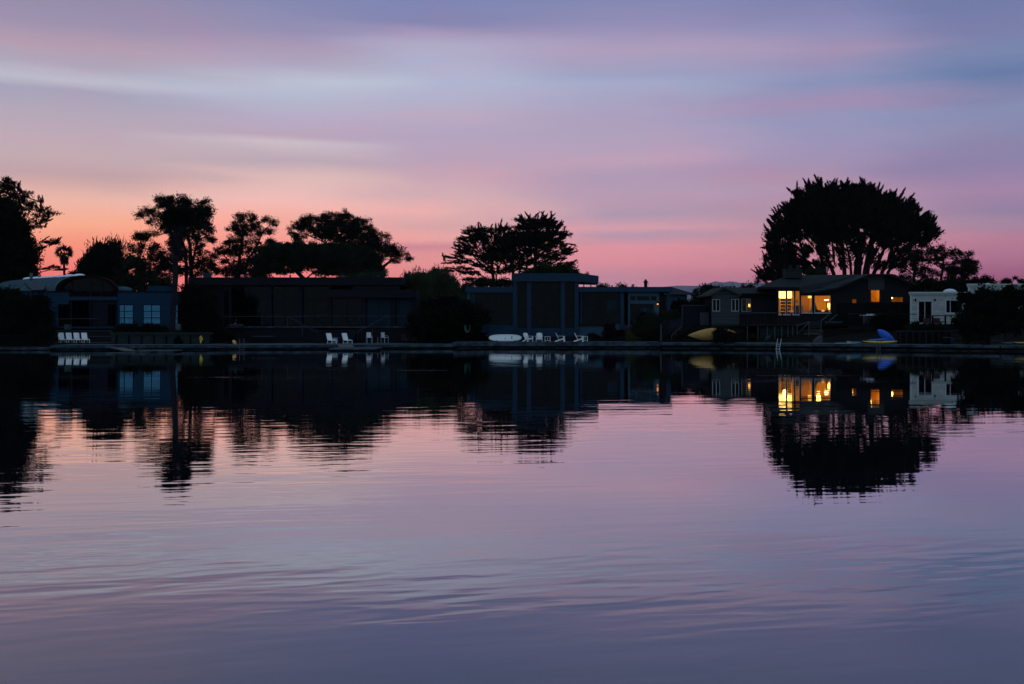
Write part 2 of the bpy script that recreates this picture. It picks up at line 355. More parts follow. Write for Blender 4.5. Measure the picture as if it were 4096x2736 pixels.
# ------------------------------------------------------------------ foliage
def leaves_mesh(name, C, Dr, L, Wd, rng, material, parent, off):
    """diamond leaf faces: centres C, directions Dr, lengths L, widths Wd"""
    n = len(C); r = rng.normal(size=(n, 3)); s = np.cross(Dr, r); s /= np.linalg.norm(s, axis=1, keepdims=True)+1e-9
    a = C-Dr*L[:, None]*.5; b = C+Dr*L[:, None]*.5; m = C-Dr*L[:, None]*.08
    V = np.stack([a, m+s*Wd[:, None]*.5, b, m-s*Wd[:, None]*.5], 1).reshape(-1, 3)-np.array(off)
    me = bpy.data.meshes.new(name); me.vertices.add(4*n); me.vertices.foreach_set('co', V.astype(np.float32).ravel())
    me.loops.add(4*n); me.loops.foreach_set('vertex_index', np.arange(4*n, dtype=np.int32))
    me.polygons.add(n); me.polygons.foreach_set('loop_start', np.arange(0, 4*n, 4, dtype=np.int32))
    me.polygons.foreach_set('loop_total', np.full(n, 4, dtype=np.int32)); me.update(calc_edges=True); me.materials.append(material)
    o = bpy.data.objects.new(name, me); COL.objects.link(o)
    if parent is not None: o.parent = parent
    return o
def unit(v): return v/(np.linalg.norm(v, axis=-1, keepdims=True)+1e-9)
BS = {'cypress': 1.25, 'spire': 1.07, 'pine': 1.22, 'dome': 1.05, 'bush': 1.05, 'wispy': 1.05, 'broad': 1.08}
STY = {  # clump radii(m), leaves per clump, leaf length, width, clump spacing, dir mix (outward, up, random)
 'cypress': dict(cr=(1.45, 1.2, .55), n=80, L=(.5, .95), W=(.13, .24), mix=(1.1, .45, .55), sp=.84),
 'spire':   dict(cr=(.8, .8, .9), n=80, L=(.6, 1.1), W=(.13, .22), mix=(.9, 1.2, .38), sp=.78),
 'pine':    dict(cr=(1.0, 1.0, .75), n=110, L=(.35, .62), W=(.12, .2), mix=(.3, .2, 1.0), sp=1.0),
 'dome':    dict(cr=(.8, .8, .5), n=100, L=(.3, .5), W=(.14, .22), mix=(.3, .6, 1.0), sp=.72),
 'bush':    dict(cr=(.45, .45, .38), n=100, L=(.14, .26), W=(.06, .12), mix=(.4, .5, 1.0), sp=.6),
 'wispy':   dict(cr=(.5, .5, .6), n=95, L=(.3, .55), W=(.05, .09), mix=(.5, 1.2, .5), sp=.6),
 'broad':   dict(cr=(.7, .7, .55), n=100, L=(.25, .45), W=(.14, .24), mix=(.3, .3, 1.0), sp=.8),
}
def crown_points(blobs, D, st, rng, dens, hollow):
    cr = st['cr']; out = []
    for bl in blobs:
        cx, cy, rx, ry = bl[:4]; rx *= st['bs']; ry *= st['bs']; dd = bl[4] if len(bl) > 4 else 0; k = bl[5] if len(bl) > 5 else 1
        c = np.array(P(cx, cy, D, dd)); R = np.array([rx*D/F, max(min(rx, ry*1.6)*D/F*.85, .5), ry*D/F])
        vol = 4.19*R[0]*R[1]*R[2]; cv = (cr[0]*cr[1]*cr[2])*st['sp']**3*7
        n = max(4, int(vol/cv*dens*k))
        v = unit(rng.normal(size=(n, 3))); rad = rng.uniform(hollow, 1, size=(n, 1))**(1/3.)
        shrink = np.maximum(.25, 1-np.array(cr)*.55/R)
        out.append(c+v*rad*R*shrink+rng.normal(size=(n, 3))*.09*R)
    return np.concatenate(out)
def tree(name, label, cat, D, blobs, stems=(), style='pine', green=None, seed=1, dens=1., size=1., leaf=1., n=1., hollow=.1, limbs=.35, r0=.35, rl=.14, group=None, focus=None, bark=None):
    rng = np.random.default_rng(seed); st = dict(STY[style]); st['bs'] = BS[style]; st['cr'] = tuple(c*size for c in st['cr'])
    green = green or GREEN1
    base = P(*stems[0][0][:2], D) if stems else P(blobs[0][0], blobs[0][1]+blobs[0][3], D)
    gz = 2.05 if stems else base[2]
    loc = (base[0], D, min(base[2], gz) if stems else base[2])
    root = thing(name, label, cat, loc, 0, group)
    cl = crown_points(blobs, D, st, rng, dens, hollow)
    fc = np.array(P(*(focus or (np.mean([b[0] for b in blobs]), max(b[1]+b[3] for b in blobs))), D))
    nl = int(st['n']*n); C = np.repeat(cl, nl, 0); k = len(C)
    v = rng.normal(size=(k, 3))*.50*np.array(st['cr'])
    ss = rng.uniform(.6, 1.25, size=(len(cl), 1)); v *= np.repeat(ss, nl, 0)
    if style in ('cypress', 'spire'):        # each clump is a tapering feathery spray pointing outwards
        od = unit(cl-fc); hv = od*np.array([1, 1, .35]) if style == 'cypress' else od
        ax = unit(hv*1.2+np.array([0, 0, .10 if style == 'cypress' else .38])+rng.normal(size=cl.shape)*(.38 if style == 'cypress' else .48)*np.array([1, 1, .45 if style == 'cypress' else 1]))
        ln = rng.uniform(.9, 3.6, size=(len(cl), 1))*size; tt = rng.random((k, 1))**.8
        rad = (1.0-.85*tt)*(.48 if style == 'spire' else .5)*size
        pv = unit(rng.normal(size=(k, 3)))*rng.uniform(.1, 1, size=(k, 1))*rad*np.array([1, 1, .6 if style == 'cypress' else 1])
        core = np.repeat(rng.random(len(cl)) < .38, nl)[:, None]; v0 = v.copy()
        v = np.repeat(ax*ln, nl, 0)*(tt-.35)+pv; v = np.where(core, v0, v)
        axr = np.repeat(ax, nl, 0)*1.2
    C = C+v; outd = unit(C-fc); mo, mu, mr = st['mix']
    dr = outd*mo+np.array([0, 0, mu])+rng.normal(size=(k, 3))*mr
    if style in ('pine', 'dome', 'broad', 'bush'): dr += unit(v)*.9
    if style in ('cypress', 'spire'): dr = axr+rng.normal(size=(k, 3))*.42+pv*.5
    dr = unit(dr)
    L = rng.uniform(*st['L'], size=k)*leaf*size**.5; Wd = rng.uniform(*st['W'], size=k)*leaf*size**.5
    leaves_mesh('crown', C, dr, L, Wd, rng, green, root, loc)
    if stems:
        mb = MB(); R = random.Random(seed); dens_pts = []
        for s in stems:
            pts = [P(q[0], q[1], D, (q[3] if len(q) > 3 else 0)) for q in s]; rr = [q[2] if len(q) > 2 else r0*(1-.6*i/len(s)) for i, q in enumerate(s)]
            if pts[0][2] > gz: pts = [(pts[0][0], pts[0][1], gz-.1)]+pts; rr = [rr[0]*1.25]+rr
            mb.tube(pts, rr, 7)
            for a, b, ra, rb in zip(pts, pts[1:], rr, rr[1:]):
                for i in range(8):
                    t = i/8; dens_pts.append((Vector(a).lerp(Vector(b), t), ra+(rb-ra)*t))
            dens_pts.append((Vector(pts[-1]), rr[-1]))
        for c in cl[rng.random(len(cl)) < limbs]:
            c = Vector(c); best = None
            for p, r in dens_pts:
                h = math.hypot(p.x-c.x, (p.y-c.y)); s_ = h+1.3*abs(c.z-.55*h-p.z)
                if best is None or s_ < best[0]: best = (s_, p, r)
            p, r = best[1], min(best[2]*.75, rl)
            m1 = p.lerp(c, .4)+Vector((R.uniform(-.3, .3), R.uniform(-.3, .3), -.04*(c-p).length)); m2 = p.lerp(c, .75)+Vector((0, 0, R.uniform(-.2, .2)))
            mb.tube([p, m1, m2, c], [r, r*.7, r*.4, .02], 5, False)
        mb.build('trunk', bark or BARK, root, smooth=True)
    return root
def bush(label, D, blobs, green=None, seed=1, style='bush', name='bush', cat='bush', **k):
    return tree(name, label, cat, D, blobs, (), style, green, seed, **k)
def fan_palm(label, D, base, top, hr, skirt, seed, nf=46, rt=.28, group=None, green=None):
    R = random.Random(seed); rng = np.random.default_rng(seed); b = Vector(P(*base, D)); t = Vector(P(*top, D)); s = D/F; hr = hr*s; skirt *= s
    root = thing('fan_palm', label, 'palm tree', tuple(b), 0, group)
    mid = b.lerp(t, .5)+Vector((.12, 0, 0))
    MB().tube([b-Vector((0, 0, .3)), b.lerp(t, .08), mid, b.lerp(t, .8), t], [rt*1.5, rt*1.1, rt, rt*.95, rt*.9], 10).build('trunk', PBARK, root, smooth=True)
    def fans(dirs, lp, rad, droop, green, name, nb=16, w=.10):
        C, Dr, L, Wd = [], [], [], []; mb = MB()
        for o, d in dirs:
            d = d.normalized(); tip = o+d*lp*R.uniform(.8, 1.1)
            mb.tube([o, tip], [.03, .015], 4, False)
            side = d.cross(Vector((R.uniform(-1, 1), R.uniform(-1, 1), R.uniform(-.3, 1)))).normalized()
            for k in range(nb):
                a = (k/(nb-1)-.5)*math.radians(210); q = (d*math.cos(a)+side*math.sin(a)); q.z -= droop*(.5+.5*R.random()); q.normalize()
                ll = rad*R.uniform(.8, 1.05)*(.75+.25*math.cos(a)); C.append(tip+q*ll*.5); Dr.append(q); L.append(ll); Wd.append(w*R.uniform(.7, 1.2))
        o_ = leaves_mesh(name, np.array(C), np.array(Dr), np.array(L), np.array(Wd), rng, green, root, b)
        return o_
    dirs = []
    for i in range(nf):
        th = R.uniform(0, 2*math.pi); ph = math.asin(R.uniform(-.55, 1)); dirs.append((t, Vector((math.cos(th)*math.cos(ph), math.sin(th)*math.cos(ph), math.sin(ph)))))
    fans(dirs, hr*.5, hr*.52, .25, green or GREEN1, 'fronds', w=.11*hr/1.6)
    dirs = []
    for i in range(int(nf*1.6)):
        z = R.random()**1.2; th = R.uniform(0, 2*math.pi); dirs.append((t-Vector((0, 0, z*skirt*.7)), Vector((math.cos(th)*(1.25-.6*z), math.sin(th)*(1.25-.6*z), -1))))
    fans(dirs, hr*.35, hr*.42, .9, THATCH, 'dead_frond_skirt', 12, .09*hr/1.6)
    return root
def rosette(name, label, D, cx, cy, r, seed, green=None, cat='plant'):
    R = random.Random(seed); c = Vector(P(cx, cy, D)); s = D/F*r; rng = np.random.default_rng(seed)
    C, Dr, L, Wd = [], [], [], []
    for i in range(34):
        th = R.uniform(0, 2*math.pi); ph = R.uniform(.05, 1.3); d = Vector((math.cos(th)*math.cos(ph), math.sin(th)*math.cos(ph), math.sin(ph))); l = s*R.uniform(.7, 1.05)
        C.append(c+d*l*.5); Dr.append(d); L.append(l); Wd.append(l*.12)
    root = thing(name, label, cat, tuple(c)); leaves_mesh('foliage', np.array(C), np.array(Dr), np.array(L), np.array(Wd), rng, green or GREEN2, root, c)
    MB().tube([c-Vector((0, 0, .5)), c+Vector((0, 0, .05))], .06, 6).build('stem', BARK, root); return root
# ------------------------------------------------------------------ trees
def build_trees():
    G = 'trees behind the lagoon houses'
    tree('cypress_tree', 'dense rounded black evergreen filling the left edge of the view', 'tree', 140,
         [(20, 990, 105, 150), (60, 1060, 85, 130), (-40, 1000, 120, 210), (10, 880, 60, 70), (100, 1120, 50, 60), (40, 1150, 90, 60)], [[(30, 1290, .5), (25, 1150, .4), (20, 950, .2)]], 'dome', seed=11, dens=1.5, group=G, limbs=.05)
    tree('cypress_tree', 'open cypress reaching layered feathery branches right from the left edge', 'tree', 165,
         [(15, 740, 50, 30), (45, 755, 50, 24), (75, 785, 55, 22), (60, 815, 60, 22), (120, 812, 50, 12), (150, 830, 38, 10), (110, 845, 60, 14), (165, 858, 50, 11), (200, 862, 26, 8), (130, 880, 62, 12), (170, 890, 34, 9), (100, 905, 50, 12),
          (190, 965, 34, 8), (215, 972, 18, 7), (160, 990, 36, 7), (150, 1015, 30, 6), (40, 880, 60, 60), (205, 852, 26, 7), (180, 838, 34, 8), (150, 800, 34, 9), (100, 770, 40, 12), (185, 880, 30, 6), (150, 905, 34, 6), (222, 968, 16, 5), (215, 1068, 26, 5), (245, 1078, 22, 5), (175, 1075, 36, 5)],
         [[(20, 1290, .5), (22, 1100, .42), (20, 950, .34), (5, 820, .2), (-5, 730, .1)], [(60, 1080, .16), (120, 1040, .12), (160, 1000, .09), (200, 975, .05), (228, 962, .02)], [(40, 950, .2), (110, 915, .12), (170, 885, .07), (215, 862, .03)], [(70, 1110, .1), (150, 1092, .07), (200, 1080, .05), (262, 1082, .02)]],
         'cypress', seed=12, dens=.8, size=.55, leaf=.75, group=G, limbs=.6, rl=.09)
    fan_palm('small distant fan palm standing between the left cypress and the bushy tree', 190, (254, 1290), (257, 1010), 42, 40, 13, nf=34, rt=.2, group=G)
    tree('bushy_tree', 'bushy dark tree with spiky top behind the arched roof', 'tree', 150,
         [(425, 1050, 80, 85), (400, 1010, 45, 40), (460, 1015, 38, 40), (360, 1070, 45, 45), (330, 1065, 20, 26), (480, 1080, 40, 60), (430, 1130, 90, 40)], [[(425, 1290, .3), (425, 1100, .2)]], 'wispy', GREEN1, 14, dens=.85, size=1.7, leaf=1.5, group=G, limbs=.05)
    tree('bushy_tree', 'olive leafy tree between the spiky bushy tree and the tall palm', 'tree', 140,
         [(535, 1090, 52, 75), (500, 1120, 40, 50), (580, 1130, 60, 45), (640, 1140, 55, 35), (480, 1148, 60, 30)], [[(540, 1290, .2), (540, 1120, .12)]], 'broad', GREEN2, 15, dens=.95, group=G, limbs=.05)
    tree('bushy_tree', 'low ragged shrub right behind the barrel roof', 'tree', 150, [(325, 1088, 28, 20), (300, 1100, 22, 8), (350, 1110, 30, 20)], [[(325, 1290, .15), (325, 1120, .1)]], 'bush', GREEN1, 16, size=1.4, leaf=1.6, group=G, limbs=.1)
    # tall pine behind the palm
    tree('pine_tree', 'tall round-headed pine rising behind the tall fan palm', 'tree', 225,
         [(700, 820, 62, 38), (640, 845, 45, 34), (590, 845, 22, 26), (572, 862, 22, 17), (615, 885, 30, 16), (760, 830, 50, 38), (800, 850, 42, 34), (832, 870, 26, 34), (835, 905, 22, 26), (790, 905, 44, 30), (720, 890, 60, 40), (810, 950, 30, 16), (845, 960, 22, 10), (780, 975, 32, 22), (800, 1000, 42, 26), (830, 1040, 30, 14), (560, 940, 30, 8), (575, 955, 26, 9), (610, 935, 30, 10), (552, 948, 14, 8), (700, 960, 40, 40), (790, 1062, 44, 22), (740, 1085, 60, 22), (690, 1010, 34, 40, 0, .7), (760, 1030, 50, 40, 0, .55), (830, 1090, 40, 20, 0, .8), (770, 935, 36, 24), (740, 870, 60, 30), (680, 870, 40, 26), (660, 815, 30, 20), (740, 805, 30, 16), (650, 900, 30, 20), (700, 800, 40, 16), (790, 830, 60, 32), (820, 880, 40, 36), (770, 885, 60, 40), (700, 930, 50, 30), (830, 930, 30, 20), (640, 800, 26, 14), (690, 1060, 60, 34, 0, .8), (640, 1040, 50, 34, 0, .9), (760, 1080, 80, 26, 0, .8), (720, 1010, 50, 34, 0, .8), (820, 1060, 50, 24, 0, .8)],
         [[(765, 1290, .6), (765, 1090, .45), (760, 980, .35), (735, 900, .25), (705, 830, .12)], [(745, 1100, .35), (743, 1000, .28), (715, 930, .16), (640, 870, .08)], [(764, 1080, .3), (785, 980, .2), (800, 900, .12), (815, 860, .06)], [(700, 930, .12), (640, 938, .09), (590, 945, .06), (548, 945, .02)]],
         'pine', seed=17, dens=1.1, size=1.05, group=G, limbs=.5)
    tree('pine_tree', 'lower dark pine mass at the left foot of the tall pine', 'tree', 215,
         [(530, 1005, 24, 28), (575, 1000, 42, 30), (625, 1005, 40, 34), (560, 1045, 50, 40), (610, 1060, 60, 45), (640, 1110, 60, 30)], [[(600, 1290, .4), (600, 1050, .2)]], 'pine', seed=18, dens=1.0, group=G, limbs=.1)
    tree('pine_tree', 'medium pine with open right-leaning crown left of the wide umbrella pine', 'tree', 235,
         [(950, 875, 36, 22), (985, 875, 26, 20), (925, 912, 26, 12), (960, 910, 40, 24), (1005, 905, 34, 24), (1060, 885, 24, 20), (1095, 890, 18, 16), (1050, 920, 30, 22), (1080, 925, 20, 12), (1000, 945, 46, 26), (935, 950, 28, 26), (1060, 970, 34, 12), (1085, 965, 14, 8), (925, 985, 40, 24), (880, 1000, 26, 14), (865, 1022, 22, 12), (960, 1010, 56, 22), (900, 1045, 34, 9), (860, 1085, 26, 8), (890, 1078, 34, 9), (960, 1060, 44, 34), (1000, 1090, 60, 20), (850, 1058, 16, 5), (1040, 1000, 20, 12), (930, 1088, 80, 24, 0, .8), (1000, 870, 30, 20), (1030, 905, 30, 20), (900, 1012, 40, 22), (985, 985, 40, 22)],
         [[(950, 1290, .5), (955, 1090, .4), (960, 1000, .3), (975, 930, .2), (955, 880, .1)], [(980, 1100, .3), (990, 1040, .25), (1025, 990, .18), (1050, 930, .12), (1090, 890, .05)], [(945, 1100, .25), (910, 1040, .16), (880, 1000, .08)]],
         'pine', seed=19, dens=1.05, size=.85, group=G, limbs=.6)
    tree('pine_tree', 'wide flat-topped pine with a crown arm drooping to the right', 'tree', 255,
         [(1175, 920, 26, 26), (1205, 905, 34, 26), (1250, 895, 46, 34), (1300, 890, 50, 34), (1385, 885, 60, 34), (1440, 905, 50, 34), (1495, 915, 28, 26), (1495, 950, 40, 26), (1545, 945, 20, 14), (1350, 925, 90, 40), (1260, 935, 70, 22), (1430, 960, 80, 40), (1520, 990, 54, 30), (1570, 1000, 44, 30), (1605, 1015, 30, 24), (1630, 1032, 18, 9), (1590, 1040, 36, 12), (1480, 1010, 60, 40), (1180, 945, 30, 10), (1200, 960, 26, 6), (1440, 1040, 60, 40), (1525, 1095, 30, 18), (1500, 1080, 30, 26), (1215, 878, 10, 14), (1300, 866, 14, 12), (1240, 872, 10, 12), (1362, 864, 12, 12), (1390, 862, 12, 10)],
         [[(1500, 1290, .6), (1505, 1110, .5), (1528, 1072, .42), (1552, 1052, .3), (1578, 1035, .14)], [(1528, 1072, .25), (1520, 1045, .25), (1490, 1000, .15)], [(1505, 1110, .5), (1440, 1040, .4), (1380, 980, .3), (1330, 930, .15)], [(1300, 970, .2), (1230, 940, .14), (1190, 925, .06)]],
         'pine', seed=20, dens=1.25, size=.95, group=G, limbs=.35)
    tree('umbrella_tree', 'smooth low umbrella-shaped dark tree below the wide flat-topped pine', 'tree', 200,
         [(1220, 1010, 160, 42), (1350, 1020, 150, 46), (1450, 1050, 85, 42), (1110, 1010, 90, 34), (1050, 1040, 60, 30), (1180, 1040, 110, 26), (1340, 1065, 70, 26), (1450, 1095, 90, 26), (1500, 1085, 40, 24), (1100, 1085, 44, 12), (1030, 1085, 34, 22), (1020, 1110, 60, 14), (1150, 1072, 70, 22), (1330, 1090, 110, 16), (1070, 1070, 50, 26), (1250, 1062, 90, 16)],
         [[(1245, 1290, .5), (1215, 1115, .42), (1165, 1065, .34), (1120, 1030, .2)], [(1400, 1290, .4), (1400, 1110, .3), (1390, 1050, .2)], [(1230, 1110, .2), (1260, 1085, .12), (1300, 1070, .06)]],
         'dome', GREEN2, 21, dens=1.35, group=G, limbs=.12)
    tree('cypress_tree', 'left cypress of the central pair with tiered branches sweeping left', 'tree', 255,
         [(1880, 925, 30, 16), (1920, 925, 26, 18), (1870, 960, 36, 16), (1915, 960, 44, 26), (1960, 935, 34, 22), (2010, 915, 34, 14), (2005, 945, 44, 26), (1860, 985, 38, 12), (1835, 1005, 34, 10), (1900, 1000, 50, 18), (1960, 990, 50, 26), (1790, 1032, 26, 7), (1830, 1030, 36, 9), (1815, 1050, 36, 9), (1860, 1045, 40, 10), (1800, 1083, 34, 6), (1845, 1072, 40, 8), (1900, 1060, 44, 9), (1960, 1040, 44, 14), (2020, 990, 40, 30), (2030, 1040, 40, 22), (1880, 1090, 40, 8), (1930, 1085, 40, 10), (1990, 1080, 40, 16), (1875, 1118, 24, 5), (2045, 960, 36, 30), (1990, 1020, 50, 22), (1920, 1030, 50, 16), (1860, 1015, 50, 12), (1950, 1065, 60, 12), (2030, 1075, 40, 14)],
         [[(1975, 1290, .5), (1973, 1110, .4), (1965, 1040, .32), (1935, 980, .2), (1915, 925, .08)], [(1973, 1100, .3), (1930, 1060, .2), (1890, 1020, .14), (1850, 980, .06)], [(2050, 1290, .45), (2052, 1090, .32), (2040, 1020, .2), (2010, 930, .08)], [(1960, 1120, .2), (1910, 1095, .14), (1860, 1080, .08), (1790, 1085, .03)], [(1935, 1130, .15), (1880, 1125, .1), (1850, 1110, .06), (1835, 1090, .03)], [(1985, 1100, .2), (1930, 1040, .14), (1880, 1035, .09), (1800, 1035, .03)]],
         'cypress', seed=22, dens=1.25, size=.95, leaf=1.15, group=G, limbs=.7, focus=(1990, 1130))
    tree('cypress_tree', 'right taller cypress of the central pair behind the pillared house', 'tree', 250,
         [(2150, 885, 60, 22), (2110, 885, 40, 16), (2190, 885, 30, 18), (2085, 910, 36, 14), (2150, 920, 70, 30), (2215, 915, 36, 20), (2245, 935, 26, 14), (2110, 950, 50, 26), (2190, 955, 70, 26), (2260, 975, 40, 9), (2140, 990, 60, 26), (2225, 995, 60, 12), (2275, 1012, 34, 8), (2090, 1010, 36, 18), (2180, 1025, 60, 12), (2250, 1035, 36, 8), (2110, 1045, 36, 12), (2270, 1055, 20, 10), (2060, 935, 26, 14), (2100, 1080, 30, 16), (2150, 950, 70, 24), (2240, 1010, 50, 14), (2200, 1052, 50, 9), (2245, 1070, 40, 7), (2160, 1040, 50, 14), (2055, 980, 40, 30), (2060, 1030, 40, 20), (2080, 1060, 44, 16)],
         [[(2140, 1290, .6), (2141, 1100, .5), (2142, 1000, .38), (2148, 930, .2), (2150, 880, .08)], [(2075, 1290, .35), (2078, 1090, .28), (2100, 1010, .2), (2105, 930, .1)], [(2100, 1100, .25), (2110, 1050, .2), (2115, 990, .1)]],
         'cypress', seed=23, dens=1.4, size=.95, leaf=1.15, group=G, limbs=.6, focus=(2140, 1100))
    tree('cypress_tree', 'huge multi-stemmed cypress dome behind the lit house', 'tree', 185,
         [(3215, 790, 46, 62), (3262, 770, 50, 44), (3170, 830, 44, 50), (3310, 780, 60, 50), (3360, 790, 50, 46), (3400, 770, 44, 44), (3450, 780, 60, 50), (3500, 810, 50, 44), (3545, 800, 40, 40), (3590, 830, 50, 50), (3640, 850, 44, 50), (3680, 890, 50, 46), (3715, 910, 40, 40), (3735, 935, 30, 24), (3140, 880, 46, 50), (3110, 920, 44, 40), (3090, 950, 40, 26), (3110, 980, 34, 20), (3200, 880, 60, 50), (3280, 860, 60, 50), (3400, 860, 60, 50), (3520, 890, 70, 50), (3450, 860, 60, 50), (3600, 910, 60, 50), (3650, 945, 50, 34), (3330, 900, 44, 40), (3180, 940, 50, 34), (3150, 985, 46, 22), (3240, 950, 40, 30), (3390, 940, 60, 34), (3480, 950, 60, 30), (3560, 965, 60, 30), (3300, 950, 60, 34), (3200, 1010, 56, 26, 0, .9), (3280, 1000, 50, 28, 0, .8), (3340, 1010, 40, 24, 0, .6), (3420, 1000, 60, 26, 0, .7), (3520, 1010, 60, 24, 0, .8), (3620, 1000, 50, 24, 0, .9), (3250, 1060, 70, 22, 0, 1), (3190, 1075, 60, 20), (3340, 1055, 60, 20, 0, .7), (3450, 1045, 70, 18, 0, .5), (3540, 1060, 40, 16, 0, .5), (3130, 1020, 50, 26), (3160, 1045, 60, 26), (3590, 1045, 50, 24), (3080, 990, 26, 12), (3110, 1010, 40, 16), (3690, 965, 44, 22), (3240, 870, 80, 60), (3350, 850, 90, 60), (3470, 850, 90, 60), (3580, 880, 80, 50)],
         [[(3232, 1290, .35), (3230, 1095, .3), (3215, 1030, .22), (3190, 930, .12)], [(3300, 1290, .4), (3298, 1090, .34), (3280, 1000, .28), (3262, 900, .16), (3250, 800, .08)], [(3338, 1290, .4), (3335, 1095, .34), (3300, 1010, .26), (3230, 930, .14)], [(3380, 1290, .4), (3378, 1090, .36), (3372, 1000, .3), (3350, 880, .18), (3330, 790, .08)],
          [(3430, 1290, .8), (3430, 1090, .68), (3440, 980, .5), (3420, 860, .3), (3410, 770, .12)], [(3462, 1290, .7), (3464, 1090, .6), (3480, 990, .42), (3500, 880, .25), (3500, 800, .1)], [(3490, 1290, .4), (3495, 1095, .36), (3530, 1010, .28), (3570, 920, .16), (3590, 840, .08)],
          [(3520, 1290, .4), (3528, 1090, .34), (3560, 1030, .28), (3610, 960, .16), (3660, 880, .08)], [(3545, 1290, .35), (3552, 1090, .3), (3590, 1030, .22), (3650, 980, .12), (3710, 940, .05)], [(3270, 1095, .25), (3230, 1050, .2), (3170, 1000, .12), (3110, 960, .05)], [(3205, 1100, .22), (3180, 1060, .16), (3150, 1030, .08)], [(3405, 1095, .25), (3400, 1040, .2), (3380, 950, .1)]],
         'spire', seed=24, dens=1.1, size=.86, leaf=1.05, group=G, limbs=.75, focus=(3400, 1150), rl=.11)
    tree('cypress_tree', 'small spiky cypress at the left foot of the huge dome cypress', 'tree', 178,
         [(3075, 1040, 32, 26), (3060, 1085, 34, 34), (3100, 1085, 40, 40), (3045, 1118, 26, 18), (3120, 1060, 30, 26), (3090, 1025, 30, 14), (3140, 1110, 40, 20)], [[(3100, 1290, .3), (3095, 1100, .2), (3085, 1040, .08)]], 'spire', seed=25, dens=1.15, size=.7, leaf=.8, group=G, limbs=.2, focus=(3150, 1160))
    tree('broadleaf_tree', 'dark leafy tree filling the right foot of the huge dome cypress', 'tree', 175,
         [(3660, 1000, 40, 26), (3690, 1030, 34, 40), (3640, 1040, 44, 30), (3620, 1075, 34, 20), (3670, 1080, 40, 26), (3600, 1060, 24, 12), (3650, 1115, 60, 22)], [[(3655, 1290, .3), (3655, 1110, .24), (3665, 1050, .14)], [(3655, 1100, .14), (3625, 1075, .08), (3590, 1065, .03)]], 'pine', seed=26, dens=1.0, size=.75, group=G, limbs=.5)
    tree('broadleaf_tree', 'round-crowned dark tree right of the huge dome cypress', 'tree', 185,
         [(3745, 1000, 34, 26), (3770, 1015, 34, 26), (3730, 1040, 24, 34), (3820, 1010, 28, 20), (3850, 1030, 36, 30), (3880, 1055, 30, 34), (3895, 1075, 20, 24), (3830, 1060, 50, 34), (3780, 1065, 26, 20, 0, .6), (3850, 1095, 60, 22), (3740, 1090, 30, 16, 0, .6)], [[(3765, 1290, .3), (3765, 1110, .22), (3775, 1050, .16), (3760, 1010, .06)], [(3790, 1120, .2), (3800, 1060, .14), (3840, 1030, .07)], [(3850, 1120, .2), (3860, 1070, .12)]], 'pine', seed=27, dens=1.0, size=.7, group=G, limbs=.5)
    tree('broadleaf_tree', 'dark tree line rising behind the ivory house', 'tree', 150, [(3700, 1150, 80, 36), (3800, 1140, 80, 38), (3890, 1140, 60, 34), (3930, 1120, 30, 18), (3960, 1140, 40, 20)], [[(3800, 1290, .3), (3800, 1160, .2)]], 'broad', GREEN1, 28, dens=1.3, group=G, limbs=.03)
    tree('broadleaf_tree', 'small dark treetop peeking above the far dark roof at right', 'tree', 170, [(4045, 1120, 22, 13), (4015, 1128, 20, 8), (4075, 1126, 26, 8)], [[(4045, 1290, .2), (4045, 1130, .12)]], 'pine', seed=29, size=.5, group=G, limbs=.1)
    # trees and hedges between the houses
    tree('willow_bush', 'grey green feathery tree between the dark glass house and the pillared house', 'tree', 132,
         [(1740, 1110, 60, 34), (1790, 1130, 46, 34), (1680, 1125, 60, 34), (1640, 1130, 40, 24), (1620, 1110, 26, 14), (1720, 1160, 90, 40), (1800, 1160, 40, 26), (1760, 1200, 100, 40), (1690, 1220, 60, 50)], [[(1720, 1290, .25), (1720, 1150, .15)]], 'wispy', GREEN3, 30, dens=1.3, size=1.1, limbs=.05)
    bush('dark olive hedge at the left end of the pillared house roof', 138, [(1820, 1160, 36, 20), (1850, 1165, 30, 16), (1862, 1150, 16, 10), (1840, 1190, 50, 30)], GREEN2, 31, name='hedge', cat='hedge', dens=1.1, size=1.4, leaf=1.3)
    tree('dark_tree', 'large black leafy tree hiding the gap between the dark glass house and the pillared house', 'tree', 119,
         [(1790, 1260, 120, 70), (1720, 1300, 90, 60), (1850, 1270, 70, 55), (1900, 1265, 50, 40), (1780, 1330, 110, 45), (1860, 1320, 50, 35), (1910, 1300, 30, 40)], [[(1790, 1370, .2), (1790, 1290, .14)]], 'broad', GREEN1, 32, dens=1.3, limbs=.03)
    bush('grey green shrub poking up beside the pillared house left column', 121, [(1830, 1200, 34, 14), (1855, 1215, 26, 12), (1810, 1215, 30, 12)], GREEN3, 33, dens=1.0)
    bush('low olive shrub growing above the dark glass house roof', 150, [(1450, 1105, 50, 14), (1500, 1105, 40, 16), (1400, 1110, 50, 10)], GREEN3, 34, dens=1.0, size=1.2, leaf=1.3)
    bush('dark dome shrub above the right end of the pillared house roof', 165, [(2180, 1085, 60, 24), (2240, 1082, 60, 24), (2290, 1092, 34, 12)], GREEN2, 35, dens=1.2, size=1.5, leaf=1.6)
    bush('dim shrubs standing above the pillared house left wing roof', 150, [(1960, 1130, 70, 20), (2020, 1138, 40, 20), (1900, 1140, 40, 14)], GREEN2, 36, dens=1.1, size=1.3, leaf=1.3)
    rosette('agave_plant', 'spiky agave silhouette above the pillared house roof, right one', 150, 2348, 1098, 17, 37)
    rosette('agave_plant', 'smaller spiky agave silhouette left of the other on the pillared house roof', 150, 2328, 1099, 12, 38)
